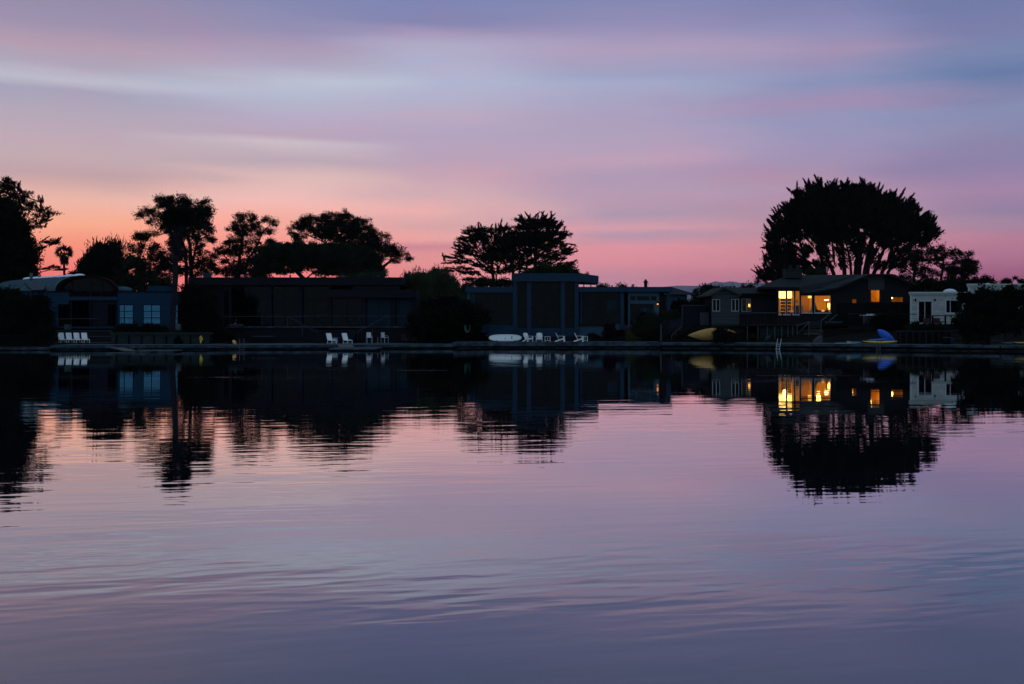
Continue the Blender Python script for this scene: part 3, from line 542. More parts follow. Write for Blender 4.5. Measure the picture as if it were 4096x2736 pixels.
    tree('broadleaf_tree', 'low rounded treetops above the pillared house right wing', 'tree', 190, [(2495, 1152, 40, 16), (2440, 1158, 30, 10), (2410, 1150, 26, 12), (2460, 1160, 60, 10)], [[(2480, 1290, .2), (2480, 1160, .12)]], 'pine', GREEN1, 39, size=.6, limbs=.03)
    tree('broadleaf_tree', 'dark leafy trees in the gap left of the shingled gable house', 'tree', 150, [(2785, 1172, 14, 34), (2825, 1160, 28, 26), (2860, 1165, 34, 22), (2900, 1165, 60, 22), (2820, 1200, 50, 34), (2990, 1150, 26, 8)], [[(2825, 1290, .2), (2825, 1180, .14)]], 'broad', GREEN2, 40, dens=1.15, size=.8, limbs=.04)
    bush('tall dark hedge beside the left wall of the shingled gable house', 128, [(2800, 1230, 50, 40), (2840, 1215, 26, 40), (2770, 1250, 50, 34), (2820, 1270, 50, 34)], GREEN2, 41, name='hedge', cat='hedge', dens=1.3, size=1.3, leaf=1.3)
    bush('plum coloured shrub in front of the pale wall of the hip-roofed house', 127, [(2725, 1222, 34, 20), (2700, 1235, 34, 18), (2755, 1228, 40, 24), (2720, 1250, 50, 20)], PURPLE, 42, dens=1.2, size=1.3, leaf=1.4)
    bush('brownish shrub beside the picket fence', 121, [(2700, 1258, 34, 16), (2670, 1262, 34, 18), (2650, 1290, 30, 24)], GREEN2, 43, dens=1.0)
    bush('conical dark green shrub in front of the pillared house entrance', 119.5, [(2603, 1285, 36, 26), (2600, 1262, 16, 20), (2580, 1320, 60, 36), (2620, 1320, 44, 40), (2560, 1345, 50, 22)], GREEN2, 44, dens=1.3)
    bush('small yellow green shrub at the deck edge before the pillared house', 117.5, [(2520, 1350, 18, 17), (2515, 1335, 9, 8), (2545, 1360, 20, 9)], GREEN4, 45, size=.7, dens=1.2)
    bush('dark potted shrub against the pale low wall of the pillared house', 118.5, [(2435, 1310, 26, 14), (2445, 1335, 22, 26), (2425, 1340, 12, 20)], PURPLE, 46, size=.9)
    bush('low dark grass tuft at the foot of the pillared house right wall', 118, [(2372, 1342, 20, 7), (2390, 1350, 14, 7)], GREEN1, 47, size=.6)
    bush('dark grassy groundcover on the slope below the shingled gable', 120, [(2790, 1335, 60, 16), (2870, 1335, 60, 20), (2940, 1340, 60, 22), (2740, 1345, 50, 12), (3000, 1350, 30, 16), (2850, 1318, 100, 9)], GREEN2, 48, dens=1.2)
    bush('dark bush hiding the cut-off end of the tan boat', 113.2, [(2885, 1340, 32, 30), (2920, 1350, 40, 24), (2870, 1362, 24, 12)], GREEN1, 49, dens=1.3)
    bush('dome shrub behind the brick chimney of the lit house', 140, [(3265, 1092, 44, 18), (3235, 1100, 24, 12)], GREEN2, 50, dens=1.2, size=1.2, leaf=1.4)
    bush('dark shrub bank right of the patio table', 118, [(3560, 1275, 60, 22), (3520, 1290, 40, 22), (3620, 1290, 60, 26), (3600, 1310, 70, 18), (3580, 1255, 40, 12)], GREEN1, 51, dens=1.2)
    bush('dry grassy shrub below the ivory house deck rail', 113, [(3660, 1300, 30, 14), (3640, 1312, 34, 12), (3700, 1312, 40, 10), (3750, 1316, 40, 8)], GREEN2, 52, dens=1.0)
    tree('dark_tree', 'large ragged dark tree in front of the ivory house at the right edge', 'tree', 105.5,
         [(3868, 1205, 26, 34), (3852, 1185, 12, 16), (3900, 1190, 34, 26), (3940, 1170, 40, 22), (3990, 1165, 44, 22), (4035, 1160, 34, 22), (3960, 1220, 90, 50), (4060, 1200, 50, 40), (3880, 1260, 50, 44), (3830, 1290, 34, 20), (3960, 1290, 100, 44), (4070, 1180, 40, 30), (3900, 1330, 70, 34), (4040, 1280, 60, 60), (4120, 1230, 60, 90)],
         [[(3950, 1380, .25), (3950, 1290, .2), (3960, 1200, .1)]], 'broad', GREEN1, 53, dens=1.25, size=.85, limbs=.05)
    # left garden
    bush('large black rounded bush at the left waterside', 111, [(45, 1190, 44, 38), (60, 1230, 70, 50), (110, 1245, 70, 46), (165, 1203, 36, 24), (172, 1262, 40, 46), (100, 1205, 34, 22), (30, 1290, 90, 60), (120, 1310, 90, 50), (-40, 1240, 90, 90), (190, 1300, 22, 30)], GREEN1, 54, dens=1.3, size=1.2, leaf=1.3)
    bush('low black shrub by the terrace left of the four loungers', 110, [(160, 1345, 50, 24), (80, 1350, 60, 24), (190, 1350, 20, 20)], GREEN1, 55, dens=1.1)
    bush('low dark shrub under the pale blue windows', 113.5, [(500, 1313, 50, 12), (560, 1310, 60, 16), (620, 1316, 50, 13), (580, 1332, 50, 14)], GREEN1, 56, dens=1.25)
    bush('tall black bushes between the blue house and the dark glass house', 118, [(770, 1200, 50, 50), (800, 1250, 50, 50), (750, 1260, 30, 60), (830, 1220, 36, 50), (800, 1310, 60, 36), (860, 1290, 30, 44), (740, 1180, 26, 24), (760, 1150, 40, 14)], GREEN1, 57, dens=1.3, size=1.2, leaf=1.2)
    bush('dark shrub at the foot of the dark glass house left terrace', 115.5, [(880, 1330, 34, 30), (850, 1350, 20, 24), (910, 1350, 30, 22)], GREEN1, 58, dens=1.1)
    bush('small dark plant against the greenish planter wall', 111.6, [(712, 1366, 16, 10), (714, 1356, 8, 8)], GREEN1, 59, size=.5)
    fan_palm('tall fan palm with shaggy dead skirt in front of the pale blue wall', 113, (688, 1335), (706, 875), 70, 180, 60, nf=90, rt=.28)
    def mass():
        rng = np.random.default_rng(3); n = 26000; D = 330
        x = rng.uniform(X(-200, D), X(4300, D), n); top = 8.6+1.6*np.sin(x*.07)+1.2*np.sin(x*.19+1)+rng.normal(size=n)*.5
        z = 1.8+rng.random(n)**.8*(top-1.8); C = np.stack([x, D+rng.uniform(-6, 6, n), z], 1); d = unit(rng.normal(size=(n, 3)))
        o = leaves_mesh('distant_trees', C, d, rng.uniform(.9, 2.2, n), rng.uniform(.7, 1.6, n), rng, GREEN1, None, (0, 0, 0))
        tag(o, 'low far-off tree line behind the houses', kind='stuff')
    mass()
build_trees()
# ------------------------------------------------------------------ building helpers
def wall(name, parent, m, px0, px1, py0, py1, D, holes=(), th=.2):
    """wall panel in pixel extents at distance D with real openings"""
    xs = sorted({px0, px1, *[h[0] for h in holes], *[h[1] for h in holes]}); ys = sorted({py0, py1, *[h[2] for h in holes], *[h[3] for h in holes]})
    mb = MB()
    for a, b in zip(xs, xs[1:]):
        run = None
        for c, d in zip(ys, ys[1:]):
            solid = not any(h[0] <= (a+b)/2 <= h[1] and h[2] <= (c+d)/2 <= h[3] for h in holes) and px0 <= (a+b)/2 <= px1
            if solid: run = (run[0], d) if run else (c, d)
            if (not solid) and run: mb.pbox(a, b, run[0], run[1], D, th); run = None
        if run: mb.pbox(a, b, run[0], run[1], D, th)
    return mb.build(name, m, parent)
def window(parent, px0, px1, py0, py1, D, frame, pane, cols=(), rows=(), fw=2.2, name='window', th=.07, label=None, sill=False):
    mb = MB(); mb.pbox(px0, px1, py0, py0+fw, D, th, -.03); mb.pbox(px0, px1, py1-fw, py1, D, th, -.03)
    mb.pbox(px0, px0+fw, py0+fw, py1-fw, D, th, -.03); mb.pbox(px1-fw, px1, py0+fw, py1-fw, D, th, -.03)
    for c in cols: mb.pbox(c-fw/2, c+fw/2, py0+fw, py1-fw, D, th-.004, -.028)
    for r in rows: mb.pbox(px0+fw, px1-fw, r-fw/2, r+fw/2, D, th-.01, -.025)
    w = mb.build(name, frame, parent)
    p = MB().pbox(px0+.5, px1-.5, py0+.5, py1-.5, D, .012, .02).build('pane', pane, w)
    if label: w['label'] = label
    return w
def solid(parent, name, m, *a, **k): return MB().pbox(*a, **k).build(name, m, parent)
# ------------------------------------------------------------------ blue house with the barrel roof
def house_blue():
    D = 120; t = thing('blue_house', 'pale blue flat-walled house with grey barrel-vault roof and maroon arched gable', 'house', P(380, 1312, D))
    wall('wall', t, BLUEWALL, 30, 276, 1168, 1312, D, [(232, 276, 1217, 1306)])
    wall('wall', t, BLUEWALL, 470, 719, 1169, 1312, D, [(476, 534, 1218, 1297), (572, 643, 1218, 1297), (690, 719, 1218, 1297)])
    solid(t, 'roof_edge', DARKFRAME, 28, 276, 1164, 1168, D, depth=6, d2=-.1); solid(t, 'roof_edge', DARKFRAME, 468, 722, 1165, 1169, D, depth=8, d2=-.1)
    MB().box(X(470, D)+.01, X(719, D)-.01, D+.25, D+9, Z(1312, D), Z(1171, D)).build('rear_block', DARKFRAME, t)
    MB().box(X(-60, D), X(276, D)-.01, D+.25, D+5, Z(1312, D), Z(1171, D)).build('rear_block', DARKFRAME, t)
    window(t, 476, 534, 1218, 1297, D+.08, DARKFRAME, TEAL_BLIND, (497,), (1245, 1271), 2.6)
    window(t, 572, 643, 1218, 1297, D+.08, DARKFRAME, TEAL_BLIND, (606,), (1245, 1271), 2.6)
    window(t, 690, 713, 1218, 1297, D+.08, DARKFRAME, TEAL_BLIND, (), (1245, 1271), 2.6)
    window(t, 232, 275, 1218, 1275, D+.08, DARKFRAME, DARKGLASS, (252,), (), 2)
    # arch: outer and inner curves
    cx, rx, top, foot = 347, 122, 1101, 1166
    def arc(rx_, top_, foot_, n=26, cx_=cx): return [(cx_+rx_*math.cos(math.pi*i/n), foot_-(foot_-top_)*max(0, math.sin(math.pi*i/n))**.85) for i in range(n+1)]
    outer, inner = arc(rx, top, foot), arc(rx-20, top+15, foot)
    inner = arc(rx-14, top+10, foot)
    vs = []; o3 = [(X(a, D), Z(b, D)) for a, b in outer]; i3 = [(X(a, D), Z(b, D)) for a, b in inner]; n = len(o3)
    for y in (D-.3, D+.5): vs += [(x, y, z) for x, z in o3]+[(x, y, z) for x, z in i3]
    fs = []
    for i in range(n-1):
        fs += [(i, i+1, n+i+1, n+i), (2*n+i, 3*n+i, 3*n+i+1, 2*n+i+1), (i, 2*n+i, 2*n+i+1, i+1), (n+i, n+i+1, 3*n+i+1, 3*n+i)]
    MB().add(vs, fs).build('arch_band', MAROON, t)
    solid(t, 'tympanum', MAROON, 228, 468, 1164, 1188, D, depth=.12, d2=.45)
    MB().pprism(inner, D+.3, .1).build('arch_window', DARKGLASS, t)
    mb = MB()
    for m in (285, 360, 405): mb.pbox(m-2, m+2, 1125, 1187, D, .1, .2)
    mb.pbox(300, 400, 1140, 1143, D, .1, .18); mb.build('arch_mullion', CHAR, t)
    # barrel vault running back and to the left
    vs, fs = [], []; sh = (-13.5, 13)
    for k in range(9):
        f = k/8; vs += [(x+sh[0]*f, D+.5+sh[1]*f, z) for x, z in o3]
    for k in range(8):
        for i in range(n-1): fs.append((k*n+i, k*n+i+1, (k+1)*n+i+1, (k+1)*n+i))
    fs += [tuple(8*n+i for i in range(n))]
    MB().add(vs, fs).build('barrel_roof', VAULT, t, smooth=True)
    mb = MB()                                      # standing seams on the flank
    for k in range(1, 9):
        f = k/9; mb.tube([(x+sh[0]*f, D+.5+sh[1]*f, z+.02) for x, z in o3[n//2-2:]], .03, 4)
    mb.build('roof_seam', VAULT, t)
    mb = MB()
    for k in range(7):
        f = .12+k*.12; mb.ell((X(cx, D)+sh[0]*f, D+.5+sh[1]*f, Z(top, D)+.02), (.7, .5, .24), 12, 6)
    mb.build('ridge_skylight', mat('milky_skylight', (.5, .55, .62), .4, .1, 3), t, smooth=True)
    def onroof(px, py): return P(px, py, D+6)
    MB().tube([P(125, 1122, D+5), P(125, 1092, D+5)], .17, 10).tube([P(125, 1117, D+5), P(125, 1115, D+5)], .32, 12).build('roof_vent', GREYP, t)
    a, b, c, d = P(95, 1128, D+4), P(188, 1128, D+4), P(176, 1158, D+2.2), P(128, 1160, D+2.2)
    MB().add([a, b, c, d]+[(p[0], p[1]+.25, p[2]-.3) for p in (a, b, c, d)], [(0, 1, 2, 3), (4, 7, 6, 5), (0, 4, 5, 1), (1, 5, 6, 2), (2, 6, 7, 3), (3, 7, 4, 0)]).build('roof_skylight', mat('dull_skylight', (.04, .08, .11), .5, .2, 3, spec=.1), t)
    solid(t, 'footing', DARKFRAME, 20, 722, 1312, 1340, D, depth=.3, d2=.3)
    # entrance bay
    solid(t, 'lintel', SLATE, 276, 470, 1187, 1201, D, depth=.4, d2=-.1)
    for m in (285, 360): solid(t, 'post', CHAR, m-3, m+3, 1201, 1306, D, depth=.15, d2=-.05)
    solid(t, 'glass_wall', DARKGLASS, 276, 360, 1201, 1306, D, depth=.05, d2=.25)
    wall('dark_panelling', t, CHAR, 363, 470, 1201, 1306, D+.15, [(430, 464, 1216, 1304)])
    window(t, 430, 464, 1216, 1304, D+.12, DARKFRAME, DARKGLASS, (447,), (), 3, name='door')
    solid(t, 'plinth', SLATE, 270, 475, 1306, 1314, D, depth=1, d2=-.6)
    solid(t, 'roof_box', BLUEWALL, 590, 664, 1144, 1166, 126, depth=3); solid(t, 'roof_box', VAULT, 463, 486, 1144, 1164, 126, depth=2)
    MB().ell(P(500, 1160, 126), (.9, .6, .35), 12, 6).build('roof_dome', VAULT, t)
    b = thing('storage_box', 'small pale box on the terrace beside the left blue wall', 'box', P(266, 1318, 117))
    MB().pbox(257, 276, 1298, 1318, 117, .6).build('body', GREYP, b, bevel=.02); MB().pbox(256, 277, 1296, 1299, 117, .66, -.03).build('lid', STEEL, b)
    b = thing('utility_cabinet', 'rounded grey cabinet beside the palm trunk', 'cabinet', P(711, 1322, 117))
    MB().pbox(701, 721, 1298, 1322, 117, .6).build('body', GREYP, b, bevel=.12); MB().pbox(703, 719, 1296, 1299, 117, .5, .05).build('lid', GREYP, b)
house_blue()
# ------------------------------------------------------------------ dark glass house
def house_dark():
    D = 127; t = thing('dark_glass_house', 'long low charcoal house with deep fascia and tall dark glass bays', 'house', P(1200, 1308, D))
    solid(t, 'roof_fascia', CHARB, 765, 1614, 1111, 1142, D, depth=9, d2=-1.2)
    solid(t, 'rear_block', DARKFRAME, 800, 1600, 1143, 1310, D, depth=7, d2=1.2)
    wall('wall', t, CHAR, 790, 893, 1143, 1308, D)
    for a, b in ((917, 926), (1077, 1089), (1198, 1211), (1315, 1326)): solid(t, 'column', CHAR, a, b, 1143, 1308, D, depth=.4, d2=-.3)
    cols = [893, 917, 1077, 1198, 1315]
    for a, b in zip(cols, cols[1:]+[1330]):
        if b-a > 20: window(t, a+1, b-1, 1145, 1307, D+.15, DARKFRAME, DARKGLASS, ((a+b)/2,) if b-a > 60 else (), (1198,) if b-a > 60 else (), 1.6)
    # lower right wing
    E = 124.5
    solid(t, 'wing_fascia', CHARB, 1320, 1668, 1160, 1191, E, depth=5, d2=-1)
    for a, b in ((1316, 1326), (1452, 1464), (1568, 1582), (1652, 1660)): solid(t, 'column', CHAR, a, b, 1191, 1309, E, depth=.4, d2=-.3)
    for a, b, m, c in ((1326, 1452, DARKGLASS, (1389,)), (1464, 1568, BLINDD, (1517,)), (1582, 1652, BLINDD, ())): window(t, a+1, b-1, 1192, 1305, E+.15, DARKFRAME, m, c, (), 2)
    window(t, 1410, 1600, 1143, 1159, D+.1, DARKFRAME, DARKGLASS, (1472, 1540), (), 1.5)
    solid(t, 'wall', CHAR, 1660, 1668, 1191, 1309, E, depth=4)
    for x, w, h in ((980, 10, 13), (1161, 7, 11), (1370, 7, 12), (1513, 7, 11)):
        MB().tube([P(x, 1112, D), P(x, 1111-h, D)], w/2*D/F, 10).tube([P(x, 1111-h+3, D), P(x, 1111-h, D)], w*.62*D/F, 10).build('roof_vent', PALEPOST, t)
    solid(t, 'roof_skylight', SLATE, 803, 826, 1090, 1111, D, depth=1.2, d2=1); solid(t, 'roof_skylight', PALEPOST, 1284, 1301, 1106, 1111, D, depth=1)
    # terrace with skirt
    d = thing('terrace', 'dark raised terrace with skirting along the charcoal house', 'terrace', P(1250, 1372, 121.5))
    solid(d, 'floor', DOCKF, 905, 1722, 1306, 1311, 121, depth=7); 
    wall('skirt', d, CHARB, 905, 1722, 1311, 1372, 121.2, [(1270, 1428, 1311, 1376)])
    mb = MB(); n = 8
    for i in range(n):
        y0 = 121+(-2.6)*i/n; z1 = Z(1311, 121)-(Z(1311, 121)-.45)*(i+1)/n
        mb.box(X(1272, 121), X(1426, 121), y0-.34, y0+.4, z1-.2, z1)
    mb.build('stair', CHARB, d)
    def rail(label, segs, D, r=.028, posts=()):
        q = thing('handrail', label, 'railing', P(*segs[0], D))
        MB().tube([P(a, b, D) for a, b in segs], r, 6).build('top_rail', RAIL, q)
        for p, a, b in posts: MB().tube([P(p, a, D), P(p, b, D)], r*.9, 6).build('post', RAIL, q)
        return q
    rail('thin horizontal rail along the left half of the charcoal house terrace', [(835, 1266), (1152, 1265)], 120.8, posts=[(p, 1266, 1308) for p in (840, 945, 1048, 1150)])
    rail('thin horizontal rail along the right half of the charcoal house terrace', [(1152, 1265), (1560, 1264), (1722, 1264)], 120.6, posts=[(p, 1265, 1308) for p in (1555, 1640, 1720)])
    rail('left sloping handrail of the charcoal house stair', [(1151, 1266), (1272, 1331)], 120.2, posts=[(1271, 1331, 1372), (1210, 1299, 1340)])
    rail('right sloping handrail of the charcoal house stair', [(1548, 1264), (1428, 1328)], 120.2, posts=[(1429, 1328, 1372), (1490, 1296, 1340)])
    tb = thing('console_table', 'pale teal tabletop with a small ornament on the left of the dark terrace', 'table', P(940, 1310, 119.5))
    MB().pbox(912, 968, 1297, 1302, 119.5, .6).build('tabletop', PALEPOST, tb)
    for x in (914, 964): MB().pbox(x, x+3, 1302, 1318, 119.5, .08, .1).build('leg', CHAR, tb)
    MB().ell(P(940, 1295, 119.6), (.12, .12, .12), 10, 6).build('ornament', GREYP, tb)
    st = MB().lathe([(0, 0), (.12, 0), (.1, .15), (.05, .25), (.09, .4), (.08, .55), (.04, .62), (.07, .7), (.06, .8), (0, .84)], P(1698, 1303, 119.8), 10).build('garden_statue', PALEPOST)
    tag(st, 'small pale statue at the right end of the dark terrace', 'statue')
house_dark()
# ------------------------------------------------------------------ pillared slate house
def house_slate():
    D = 122; t = thing('pillared_house', 'slate blue modern house with tall central pillars and broad flat fascias', 'house', P(2200, 1345, D))
    # tall centre
    solid(t, 'tower_fascia', SLATE, 2048, 2314, 1094, 1127, D, depth=9, d2=-.8)
    MB().add([P(2314, 1094, D, -.8), P(2403, 1099, D, 3), P(2403, 1130, D, 3), P(2314, 1127, D, -.8)]+[P(2314, 1094, D, 8.2), P(2403, 1099, D, 8.3), P(2403, 1130, D, 8.3), P(2314, 1127, D, 8.2)], [(0, 1, 2, 3), (4, 7, 6, 5), (0, 4, 5, 1), (3, 2, 6, 7), (1, 5, 6, 2)]).build('tower_fascia', SLATE, t)
    for a, b in ((2051, 2069), (2107, 2125), (2242, 2259), (2297, 2314)): solid(t, 'pillar', SLATE, a, b, 1127, 1346, D, depth=.5, d2=-.5)
    solid(t, 'base_wall', SLATE, 2053, 2312, 1312, 1346, D, depth=.3, d2=-.3)
    for a, b in ((2069, 2107), (2125, 2242), (2259, 2297)): window(t, a, b, 1128, 1312, D+.1, DARKFRAME, DARKGLASS, ((a+b)/2,) if b-a > 80 else (), (1175,) if b-a > 80 else (), 1.6)
    for x in (2320, 2343, 2372, 2396): solid(t, 'clerestory_post', DARKFRAME, x-2, x+2, 1128, 1149, D, depth=.2, d2=3.2)
    for a, b in ((2322, 2341), (2345, 2370), (2374, 2394)): solid(t, 'clerestory_pane', GLASS, a, b, 1129, 1147, D, depth=.02, d2=3.3)
    MB().pbox(2053, 2310, 1130, 1310, D, 6, 1).build('rear_block', DARKFRAME, t)
    # left wing
    solid(t, 'wing_fascia', SLATE, 1863, 2051, 1148, 1171, D, depth=8, d2=-.6)
    solid(t, 'wing_column', SLATEL, 1869, 1880, 1171, 1300, D, depth=.4, d2=-.2); solid(t, 'wing_column', SLATE, 1882, 1900, 1171, 1300, D, depth=.4, d2=-.1)
    window(t, 1900, 2051, 1171, 1298, D+.2, DARKFRAME, DARKGLASS, (1950, 2001), (), 1.6)
    solid(t, 'base_wall', SLATE, 1866, 1944, 1298, 1332, D, depth=.4); solid(t, 'base_wall', SLATE, 1947, 2051, 1298, 1340, D, depth=.4, d2=.1)
    MB().pprism([(1940, 1342), (1990, 1312), (2010, 1306), (2053, 1305), (2053, 1346), (1940, 1346)], D-1.2, .6).build('sloped_planter', SLATE, t)
    MB().pbox(1872, 2050, 1172, 1345, D, 6, .6).build('rear_block', DARKFRAME, t)
    # right wing
    solid(t, 'wing_fascia', SLATE, 2314, 2686, 1148, 1168, D, depth=8, d2=-.6)
    solid(t, 'wing_column', SLATE, 2320, 2328, 1168, 1297, D, depth=.3, d2=-.1); solid(t, 'wing_column', SLATE, 2480, 2496, 1168, 1318, D, depth=.5, d2=-.3)
    window(t, 2328, 2480, 1168, 1296, D+.2, DARKFRAME, DARKGLASS, (2405,), (), 1.8)
    solid(t, 'ledge', BROWNW, 2314, 2420, 1296, 1304, D, depth=.5, d2=-.3); solid(t, 'low_wall', SLATEL, 2314, 2416, 1304, 1346, D, depth=.4, d2=-.1); solid(t, 'low_wall', SLATEL, 2462, 2480, 1296, 1320, D, depth=.4)
    solid(t, 'curtain_or_reflection', BLINDD, 2430, 2470, 1200, 1240, D, depth=.02, d2=.215)
    MB().pbox(2312, 2500, 1170, 1345, D, 6, .6).build('rear_block', DARKFRAME, t)
    solid(t, 'footing', DARKFRAME, 1866, 2684, 1340, 1372, D, depth=.3, d2=.45)
    # entry bay with clerestory
    wall('entry_wall', t, SLATEL, 2512, 2637, 1169, 1300, D, [(2520, 2544, 1184, 1203), (2547, 2600, 1184, 1203), (2603, 2627, 1184, 1203), (2520, 2615, 1215, 1300)])
    for a, b in ((2520, 2544), (2547, 2600), (2603, 2627)): window(t, a, b, 1184, 1203, D+.05, SLATEL, DARKGLASS, (), (), 1, name='transom_window')
    window(t, 2520, 2615, 1215, 1300, D+.1, DARKFRAME, DARKGLASS, (2560, 2600), (), 1.6)
    for a, b in ((2564, 2570), (2574, 2590), (2594, 2598), (2604, 2610)): solid(t, 'curtain_or_reflection', SLATE, a, b, 1232, 1250, D, depth=.02, d2=.105)  # no curtain here: paler strips paint reflections onto the entry glass
    solid(t, 'entry_door', BROWNW, 2637, 2666, 1184, 1290, D, depth=.1, d2=.4); solid(t, 'door_recess', DARKFRAME, 2500, 2668, 1169, 1300, D, depth=.1, d2=2.5)
    solid(t, 'wing_column', SLATE, 2668, 2682, 1168, 1300, D, depth=.4)
    L = thing('wall_lamp', 'small glowing amber lamp on the pillared house entry post', 'lamp', P(2630, 1215, D, -.1))
    MB().pbox(2624, 2637, 1208, 1214, D, .25, -.28).build('lamp_hood', DARKFRAME, L); MB().tube([P(2630, 1214, D, -.14), P(2630, 1219, D, -.14)], .08, 8).build('bulb', emis('amber_bulb', (1, .34, .04), 1.6), L)
    li = bpy.data.lights.new('lamp_light', 'SPOT'); li.energy = 7; li.color = (1, .42, .10); li.shadow_soft_size = .05; li.spot_size = 1.5; li.spot_blend = .6
    lo = bpy.data.objects.new('lamp_light', li); COL.objects.link(lo); lo.location = Vector(P(2630, 1219.5, D, -.2))-L.location; lo.parent = L
    for x, y, w in ((2154, 1291, 9), (2180, 1291, 6), (2200, 1291, 5)):
        c = MB().pbox(x-w, x+w, y-4, y+4, D, .3, .5)   # kept inside, dim
    for x, y in ((2498, 1142), (2522, 1142)):
        pass
    b = MB().ell(P(2540, 1288, 120), (.16, .14, .2), 12, 8).build('garden_ball', PALEPOST); tag(b, 'pale round ball ornament in front of the entry glass', 'ornament')
house_slate()
def house_hip():
    D = 138; t = thing('hip_roof_house', 'hip-roofed house with black chimney behind the pillared house right wing', 'house', P(2700, 1240, D))
    r = [P(2500, 1180, D), P(2800, 1180, D), P(2860, 1180, D, 12), P(2440, 1180, D, 12), P(2553, 1144, D, 5), P(2709, 1144, D, 5)]
    r = [P(2430, 1180, D, -.5), P(2786, 1178, D, -.5), P(2795, 1172, D, 11), P(2430, 1172, D, 11), P(2550, 1143, D, 5), P(2709, 1143, D, 5)]
    rf = MB().add(r, [(0, 1, 5, 4), (1, 2, 5), (2, 3, 4, 5), (3, 0, 4), (0, 3, 2, 1)]).build('roof', ROOFB, t)
    ch = MB().pbox(2597, 2609, 1116, 1146, D, .5, 5).pbox(2595, 2611, 1120, 1125, D, .7, 4.9).build('chimney', DARKFRAME, rf); MB().pbox(2599, 2607, 1111, 1116, D, .3, 5.1).build('chimney_pot', PALEPOST, ch)
    a = Vector(P(2593, 1145, D+4)); MB().tube([a, a+Vector((0, 0, .5))], .02, 5).tube([a+Vector((-.2, 0, .5)), a+Vector((.1, 0, .3))], .015, 5).build('antenna', STEEL, rf)
    MB().tube([P(2532, 1150, D+3), P(2532, 1137, D+3)], .1, 8).tube([P(2532, 1140, D+3), P(2532, 1137, D+3)], .16, 8).build('roof_vent', BROWNW, rf)
    MB().pbox(2440, 2750, 1178, 1325, D, 9, .3).build('wall', SLATEL, t)
    MB().pbox(2447, 2451, 1140, 1150, D+3, .2).build('roof_vent', BROWNW, rf)
house_hip()
# ------------------------------------------------------------------ lit shingled house
def room(parent, px0, px1, py0, py1, D0, D1, m, floor=None, name='room'):
    x0, x1, z0, z1 = X(px0, D0), X(px1, D0), Z(py1, D0), Z(py0, D0)
    vs = [(x, y, z) for z in (z0, z1) for y in (D0, D1) for x in (x0, x1)]
    return MB().add(vs, [(0, 1, 3, 2), (4, 6, 7, 5), (2, 3, 7, 6), (0, 2, 6, 4), (1, 5, 7, 3)]).build(name, m, parent)
def plight(name, loc, e, col=(1, .58, .09), r=.12, parent=None):
    l = bpy.data.lights.new(name, 'POINT'); l.energy = e; l.color = col; l.shadow_soft_size = r
    o = bpy.data.objects.new(name, l); COL.objects.link(o); o.location = Vector(loc)-(Vector(parent.location) if parent else Vector((0, 0, 0))); o.parent = parent; return o
def lit_lamp(label, px, py, D, w, h, e, shade_e, base=True, stand=.0, name='table_lamp'):
    s = D/F; t = thing(name, label, 'lamp', P(px, py+h/2, D))
    c = P(px, py, D); mb = MB().lathe([(w*.38*s, h/2*s), (w*.5*s, -h/2*s)], c, 16); mb.build('lamp_shade', emis('glow%g' % shade_e, (1, .56, .10), shade_e), t, smooth=True)
    if base: MB().lathe([(.0, -h/2*s), (.03, -h/2*s), (.09, -h*.8*s), (.03, -h*1.0*s), (.1, -h*1.05*s-stand), (0, -h*1.05*s-stand)], c, 12).build('lamp_base', WOODI, t)
    else: MB().tube([(c[0], c[1], c[2]+h*.4*s), (c[0], c[1], c[2]+h*.5*s+.25)], .012, 5).build('cord', DARKI, t)
    plight('lamp_light', (c[0], c[1]-.02, c[2]+.02), e, parent=t, r=.1); return t
def slab(polys, th):
    mb = MB()
    for p in polys:
        n = len(p); q = [(a, b, c-th) for a, b, c in p]
        mb.add(list(p)+q, [tuple(range(n)), tuple(range(n, 2*n))[::-1]]+[(i, n+i, n+(i+1) % n, (i+1) % n) for i in range(n)])
    return mb
